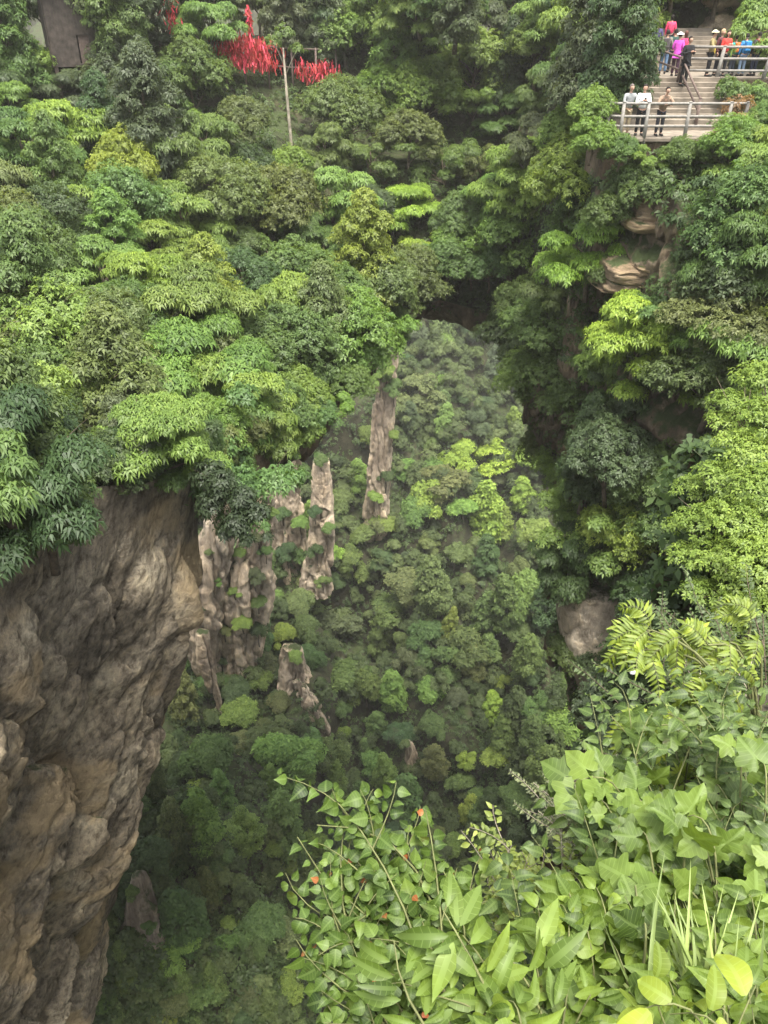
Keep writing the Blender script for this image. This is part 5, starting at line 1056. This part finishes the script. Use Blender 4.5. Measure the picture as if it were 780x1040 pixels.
def plant(name, label, cat, base, tips, kind, L, per_m, color, start=.35, sag=.12, rstem=.006, droop=.3, twigs=0, young=None, whorl=1, lj=.3, up=.8, stemmat=None, twl=.25, mat=None):
    org = np.array(base, float); root = empty(name, tuple(org)); tag(root, label, cat); mb = MB(); LV = Leaves(); YV = Leaves()
    def leafy(cv, s0, dens, r0):
        mb.tube([p - org for p in cv], list(np.linspace(r0, r0 * .3, len(cv))), 5, cap=False)
        ln = np.linalg.norm(np.diff(cv, axis=0), axis=1).sum(); m = max(3, int(ln * (1 - s0) * dens)); u = s0 + (1 - s0) * (np.arange(m) + rng.uniform(0, 1, m)) / m
        k = u * (len(cv) - 1.001); i = k.astype(int); f = (k - i)[:, None]; P = cv[i] * (1 - f) + cv[i + 1] * f; T = cv[i + 1] - cv[i]; T /= np.linalg.norm(T, axis=1)[:, None]
        for w_ in range(whorl):
            sd = np.cross(T, np.array((0, 0, 1.0)) + rng.normal(0, .2, 3)); sd /= np.linalg.norm(sd, axis=1)[:, None] + 1e-9; sg = np.where(np.arange(m) % 2 == 0, 1, -1)[:, None] * (1 if w_ == 0 else -1)
            D = T * .55 + sd * sg * .9 + rng.normal(0, .28, (m, 3)); D[:, 2] -= droop * rng.uniform(.3, 1.6, m)
            Nn = VIEW * up + rng.normal(0, .38, (m, 3)) + np.array((0, 0, .5)); q = L * rng.uniform(1 - lj, 1 + lj, m) * (1 - .35 * (u > .9))
            P2 = P + D / np.linalg.norm(D, axis=1)[:, None] * L * .18
            if young is not None:
                y = (u > .93) & (rng.random(m) < .3); YV.add(P2[y], D[y], Nn[y], q[y] * .7, kind); LV.add(P2[~y], D[~y], Nn[~y], q[~y], kind)
            else: LV.add(P2, D, Nn, q, kind)
    for tp in tips:
        a = np.array(tp[0] if isinstance(tp[0], (list, tuple, np.ndarray)) else base, float); b = np.array(tp[1] if isinstance(tp[0], (list, tuple, np.ndarray)) else tp, float)
        cv = curve(a, b, sag * rng.uniform(.3, 1.5)); leafy(cv, start, per_m, rstem)
        for q in range(twigs):
            k = rng.uniform(max(.3, start), .92) * (len(cv) - 1); i = int(k); p = cv[i] + (cv[i + 1] - cv[i]) * (k - i); d = rng.normal(0, 1, 3); d[2] = abs(d[2]) * .5; d = d / np.linalg.norm(d) + (b - a) / np.linalg.norm(b - a) * .8
            leafy(curve(p, p + d * twl * rng.uniform(.5, 1.1), .02, 5), .15, per_m, rstem * .5)
    if isinstance(tips[0][0], (list, tuple, np.ndarray)):      # creeping runner that joins the shoots
        bs = sorted([np.array(tp[0], float) for tp in tips], key=lambda p: (round(p[1] * 2), p[0] * (1 if int(round(p[1] * 2)) % 2 else -1))); mb.tube([p - org for p in bs], rstem * .8, 5)
    mb.build('stem', stemmat or M_STEM, root, smooth=True); LV.build('leaves', root, color, org, mat)
    if young is not None and YV.V: YV.build('young_leaves', root, young, org, label='small orange red young leaves at the shoot tips')
    return root
def rnd_in(poly, n):
    r = []; xs = [p[0] for p in poly]; ys = [p[1] for p in poly]
    while len(r) < n:
        x, y = rng.uniform(min(xs), max(xs)), rng.uniform(min(ys), max(ys))
        if mask_in(poly, x, y): r.append((x, y))
    return r
def shoots(poly, n, t, dx=30, dy=120, dt=-.1, tj=.15):
    out = []
    for x, y in rnd_in(poly, n):
        tt = (t(x, y) if callable(t) else t) * rng.uniform(1 - tj, 1 + tj); out.append((at(x + rng.uniform(-dx, dx) * .6 + dx * .5, y + dy * rng.uniform(.7, 1.2), tt + dt), at(x, y, tt)))
    return out
# compound-leaf sprays (sumac) in the middle distance of the bank
def sumac(name, label, base, fronds, tone):
    org = np.array(base); root = empty(name, tuple(org)); tag(root, label, 'shrub'); mb = MB(); LV = Leaves()
    for a, b, m in fronds:
        a = np.array(a) + np.array((.17, 0, 0)); b = np.array(b) + np.array((.17, 0, 0))
        a = np.array(a); b = np.array(b); mb.tube([p - org for p in curve(org, a, .15, 7)], [.012, .011, .010, .009, .008, .007, .006], 5, cap=False)
        for q in range(max(3, int(m * .62))):
            ang = rng.normal(0, 1, 3); d = (b - a) / np.linalg.norm(b - a) + ang * .62; d /= np.linalg.norm(d); ln = rng.uniform(.19, .27); c = curve(a, a + d * ln - np.array((0, 0, .06)), .05, 12)
            mb.tube([p - org for p in c], .0022, 4, cap=False); T = np.gradient(c, axis=0); T /= np.linalg.norm(T, axis=1)[:, None]; sd = np.cross(T, VIEW); sd /= np.linalg.norm(sd, axis=1)[:, None]
            for sg in (-1, 1):
                D = sd * sg * 1.0 + T * .55 + np.array((0, 0, -.25)) + rng.normal(0, .1, c.shape); LV.add(c[2:], D[2:], (VIEW + np.array((0, 0, .3)) + rng.normal(0, .2, c.shape))[2:], .078 * np.interp(np.arange(2, 12), [2, 5, 11], [.8, 1.1, .7]), 'leaflet')
            LV.add(c[-1:], T[-1:], VIEW[None], np.array([.07]), 'leaflet')
    mb.build('stem', M_STEM, root, smooth=True); LV.build('leaves', root, tone, org)
FG_BY = (.155, .205, .024); FG_LG = (.098, .152, .022); FG_MG = (.072, .120, .021); FG_PALE = (.108, .165, .030)
sumac('sumac_shrub', 'yellow-green sumac sprays of narrow paired leaflets reaching over the gorge, upper tier', at(770, 760, 5.2),
      [(at(632, 640, 4.6), at(612, 636, 4.6), 9), (at(628, 660, 4.6), at(612, 668, 4.5), 7), (at(662, 648, 4.6), at(640, 655, 4.6), 8), (at(690, 655, 4.7), at(668, 640, 4.7), 8), (at(712, 652, 4.8), at(700, 668, 4.7), 8), (at(735, 635, 4.9), at(735, 618, 4.9), 7), (at(742, 650, 4.9), at(728, 655, 4.9), 6), (at(700, 668, 4.8), at(700, 682, 4.7), 5)], FG_BY)
sumac('sumac_shrub', 'smaller yellow-green sumac sprays just above the broad lobed vine leaves', at(720, 800, 4.6),
      [(at(702, 700, 4.4), at(680, 708, 4.4), 8), (at(694, 715, 4.4), at(678, 722, 4.3), 7), (at(628, 728, 4.2), at(605, 735, 4.2), 8), (at(650, 732, 4.2), at(632, 742, 4.2), 7), (at(715, 730, 4.4), at(722, 728, 4.3), 6), (at(670, 800, 4.3), at(650, 806, 4.2), 8), (at(648, 812, 4.3), at(640, 822, 4.2), 6)], FG_BY)
# twiggy dark scrub behind the vine
plant('scrub_bush', 'dark twiggy scrub between the sumac sprays and the bright right-hand tree', 'shrub', at(790, 860, 7.5), [at(x, y, rng.uniform(6.5, 8.0)) for x, y in rnd_in([(655, 640), (790, 600), (800, 800), (690, 790), (640, 740)], 34)], 'small', .055, 60, (.055, .085, .028), start=.3, twigs=7, twl=.6, rstem=.012, stemmat=M_BARK)
plant('bare_twigs', 'thin pale leafless twigs sticking out of the scrub on the right', 'twigs', at(760, 800, 6), [at(x, y, 5.8) for x, y in [(735, 700), (760, 690), (745, 735), (700, 690), (772, 720), (752, 760)]], 'small', .02, 5, (.2, .2, .08), start=.6, twigs=4, rstem=.008, stemmat=M_PALEBARK)
# heart-leaved shrub, bottom centre
hbse = at(455, 1130, 2.9)
tips = [at(x, y, t) for x, y, t in [(343, 815, 3.2), (350, 832, 3.2), (322, 838, 3.1), (302, 850, 3.1), (372, 845, 3.15), (360, 870, 3.1), (338, 880, 3.1), (328, 925, 3.0), (345, 945, 3.0), (330, 960, 3.0), (345, 1000, 2.9), (322, 1025, 2.9), (385, 860, 3.2), (405, 865, 3.2), (432, 822, 3.2), (440, 860, 3.2), (425, 885, 3.2), (455, 880, 3.2), (400, 900, 3.1), (375, 905, 3.1), (355, 915, 3.0), (470, 905, 3.3), (390, 945, 3.1), (365, 975, 3.0), (420, 925, 3.1), (395, 1000, 3.0), (450, 930, 3.2), (370, 1030, 2.9), (345, 1035, 2.9), (430, 985, 3.0), (410, 870, 3.3), (480, 945, 3.2)]]
plant('heart_leaved_shrub', 'shrub of heart-shaped leaves with orange red tips at the bottom centre', 'shrub', hbse, tips, 'heart', .062, 38, FG_MG, start=.25, twigs=3, twl=.22, young=(.30, .10, .035), rstem=.007, droop=.55)
# grey-green fine shrub and willow-like shrub
plant('fine_leaved_shrub', 'grey-green shrub of tiny leaves on bare pale twigs beside the gorge', 'shrub', at(650, 960, 5.6), [at(x, y, rng.uniform(5.1, 5.7)) for x, y in rnd_in([(535, 795), (600, 785), (660, 800), (650, 880), (560, 870)], 26)], 'small', .030, 95, (.14, .16, .085), start=.35, twigs=8, twl=.32, rstem=.007, stemmat=M_PALEBARK)
plant('yellow_leaved_shrub', 'upright shrub of small yellow-green leaves left of the grey-green shrub', 'shrub', at(560, 1010, 4.4), [at(x, y, rng.uniform(4.0, 4.4)) for x, y in [(520, 858), (530, 865), (505, 885), (500, 905), (540, 890), (515, 900), (545, 905), (560, 890), (575, 880), (555, 920), (530, 925), (500, 940)]], 'small', .045, 60, (.20, .25, .06), start=.2, twigs=6, twl=.25, rstem=.006, stemmat=M_PALEBARK)
# understorey of the bank, several kinds
plant('creeping_bramble', 'mid green mass of pointed leaves under the broad lobed vine', 'shrub', at(700, 1080, 3.6), shoots([(600, 760), (680, 700), (790, 690), (800, 1060), (560, 1060), (520, 960), (600, 900)], 150, lambda x, y: np.interp(y, [700, 1040], [4.5, 2.9])), 'nettle', .072, 34, (.070, .110, .030), start=.05, twigs=2, twl=.25)
plant('vine', 'vine with broad pale green lobed leaves climbing over the bank', 'vine', at(760, 1000, 3.4), shoots([(640, 752), (690, 735), (790, 720), (800, 960), (640, 960), (585, 880), (600, 800)], 60, lambda x, y: np.interp(y, [720, 960], [3.9, 2.75]), dy=60, dx=50) + [(at(640, 840, 3.4), at(572, 802, 3.3)), (at(640, 850, 3.4), at(612, 812, 3.3)), (at(660, 880, 3.3), at(610, 845, 3.3)), (at(700, 760, 3.8), at(620, 770, 3.8)), (at(690, 730, 4.0), at(655, 745, 3.9))],
      'vine', .105, 17, FG_PALE, start=.15, up=1.5, droop=.15, rstem=.005)
plant('nettle_clump', 'bright clump of pointed nettle-like leaves along the bottom right', 'plant', at(640, 1120, 2.5), shoots([(560, 880), (640, 870), (790, 900), (800, 1060), (470, 1060), (490, 985), (530, 920)], 95, lambda x, y: np.interp(y, [870, 1040], [3.0, 2.1])), 'nettle', .078, 26, FG_LG, start=.1, whorl=2, up=1.1, rstem=.004)
plant('long_leaved_plant', 'tall plant with long narrow lance-shaped leaves at the bottom centre', 'plant', at(560, 1150, 2.1), [at(x, y, t) for x, y, t in [(400, 955, 2.1), (450, 925, 2.1), (470, 950, 2.1), (505, 960, 2.15), (540, 965, 2.15), (470, 1000, 2.05), (520, 1010, 2.05), (440, 1010, 2.0), (580, 985, 2.15), (600, 1010, 2.1), (560, 1030, 2.0), (490, 1035, 1.95)]], 'lance', .13, 20, FG_LG, start=.35, whorl=2, up=1.0, rstem=.006, droop=.35)
plant('round_leaved_plant', 'plant with smooth oval bright leaves at the bottom edge on the right', 'plant', at(720, 1120, 1.7), [at(x, y, 1.65) for x, y in [(664, 1000), (680, 1030), (768, 1000), (715, 1035), (640, 1030)]], 'oval', .085, 11, FG_BY, start=.6, up=1.6, rstem=.004)
gb = at(715, 1040, 2.2); gr = empty('grass_tuft', tuple(gb)); tag(gr, 'tuft of thin arching grass blades near the bottom right corner', 'grass'); LV = Leaves(); m = 70
D = rng.normal(0, .5, (m, 3)) + np.array((-.1, .1, .9)); LV.add(gb + rng.normal(0, .04, (m, 3)) * np.array((1.5, 1, .3)), D, VIEW + rng.normal(0, .4, (m, 3)), rng.uniform(.16, .34, m), 'blade'); LV.build('leaves', gr, (.24, .30, .10), gb)
sp = at(643, 682, 6.2); bmq = bmesh.new(); bmesh.ops.create_icosphere(bmq, subdivisions=2, radius=.026)
for v in bmq.verts: v.co *= rng.uniform(.55, 1.15)
me = bpy.data.meshes.new('paper_scrap'); bmq.to_mesh(me); bmq.free(); o = link('paper_scrap', me, None, plain('white_paper', (.7, .68, .66), amt=.1, bump=0)); o.location = sp; tag(o, 'crumpled white paper scrap caught in the dark scrub below the sumac', 'litter')
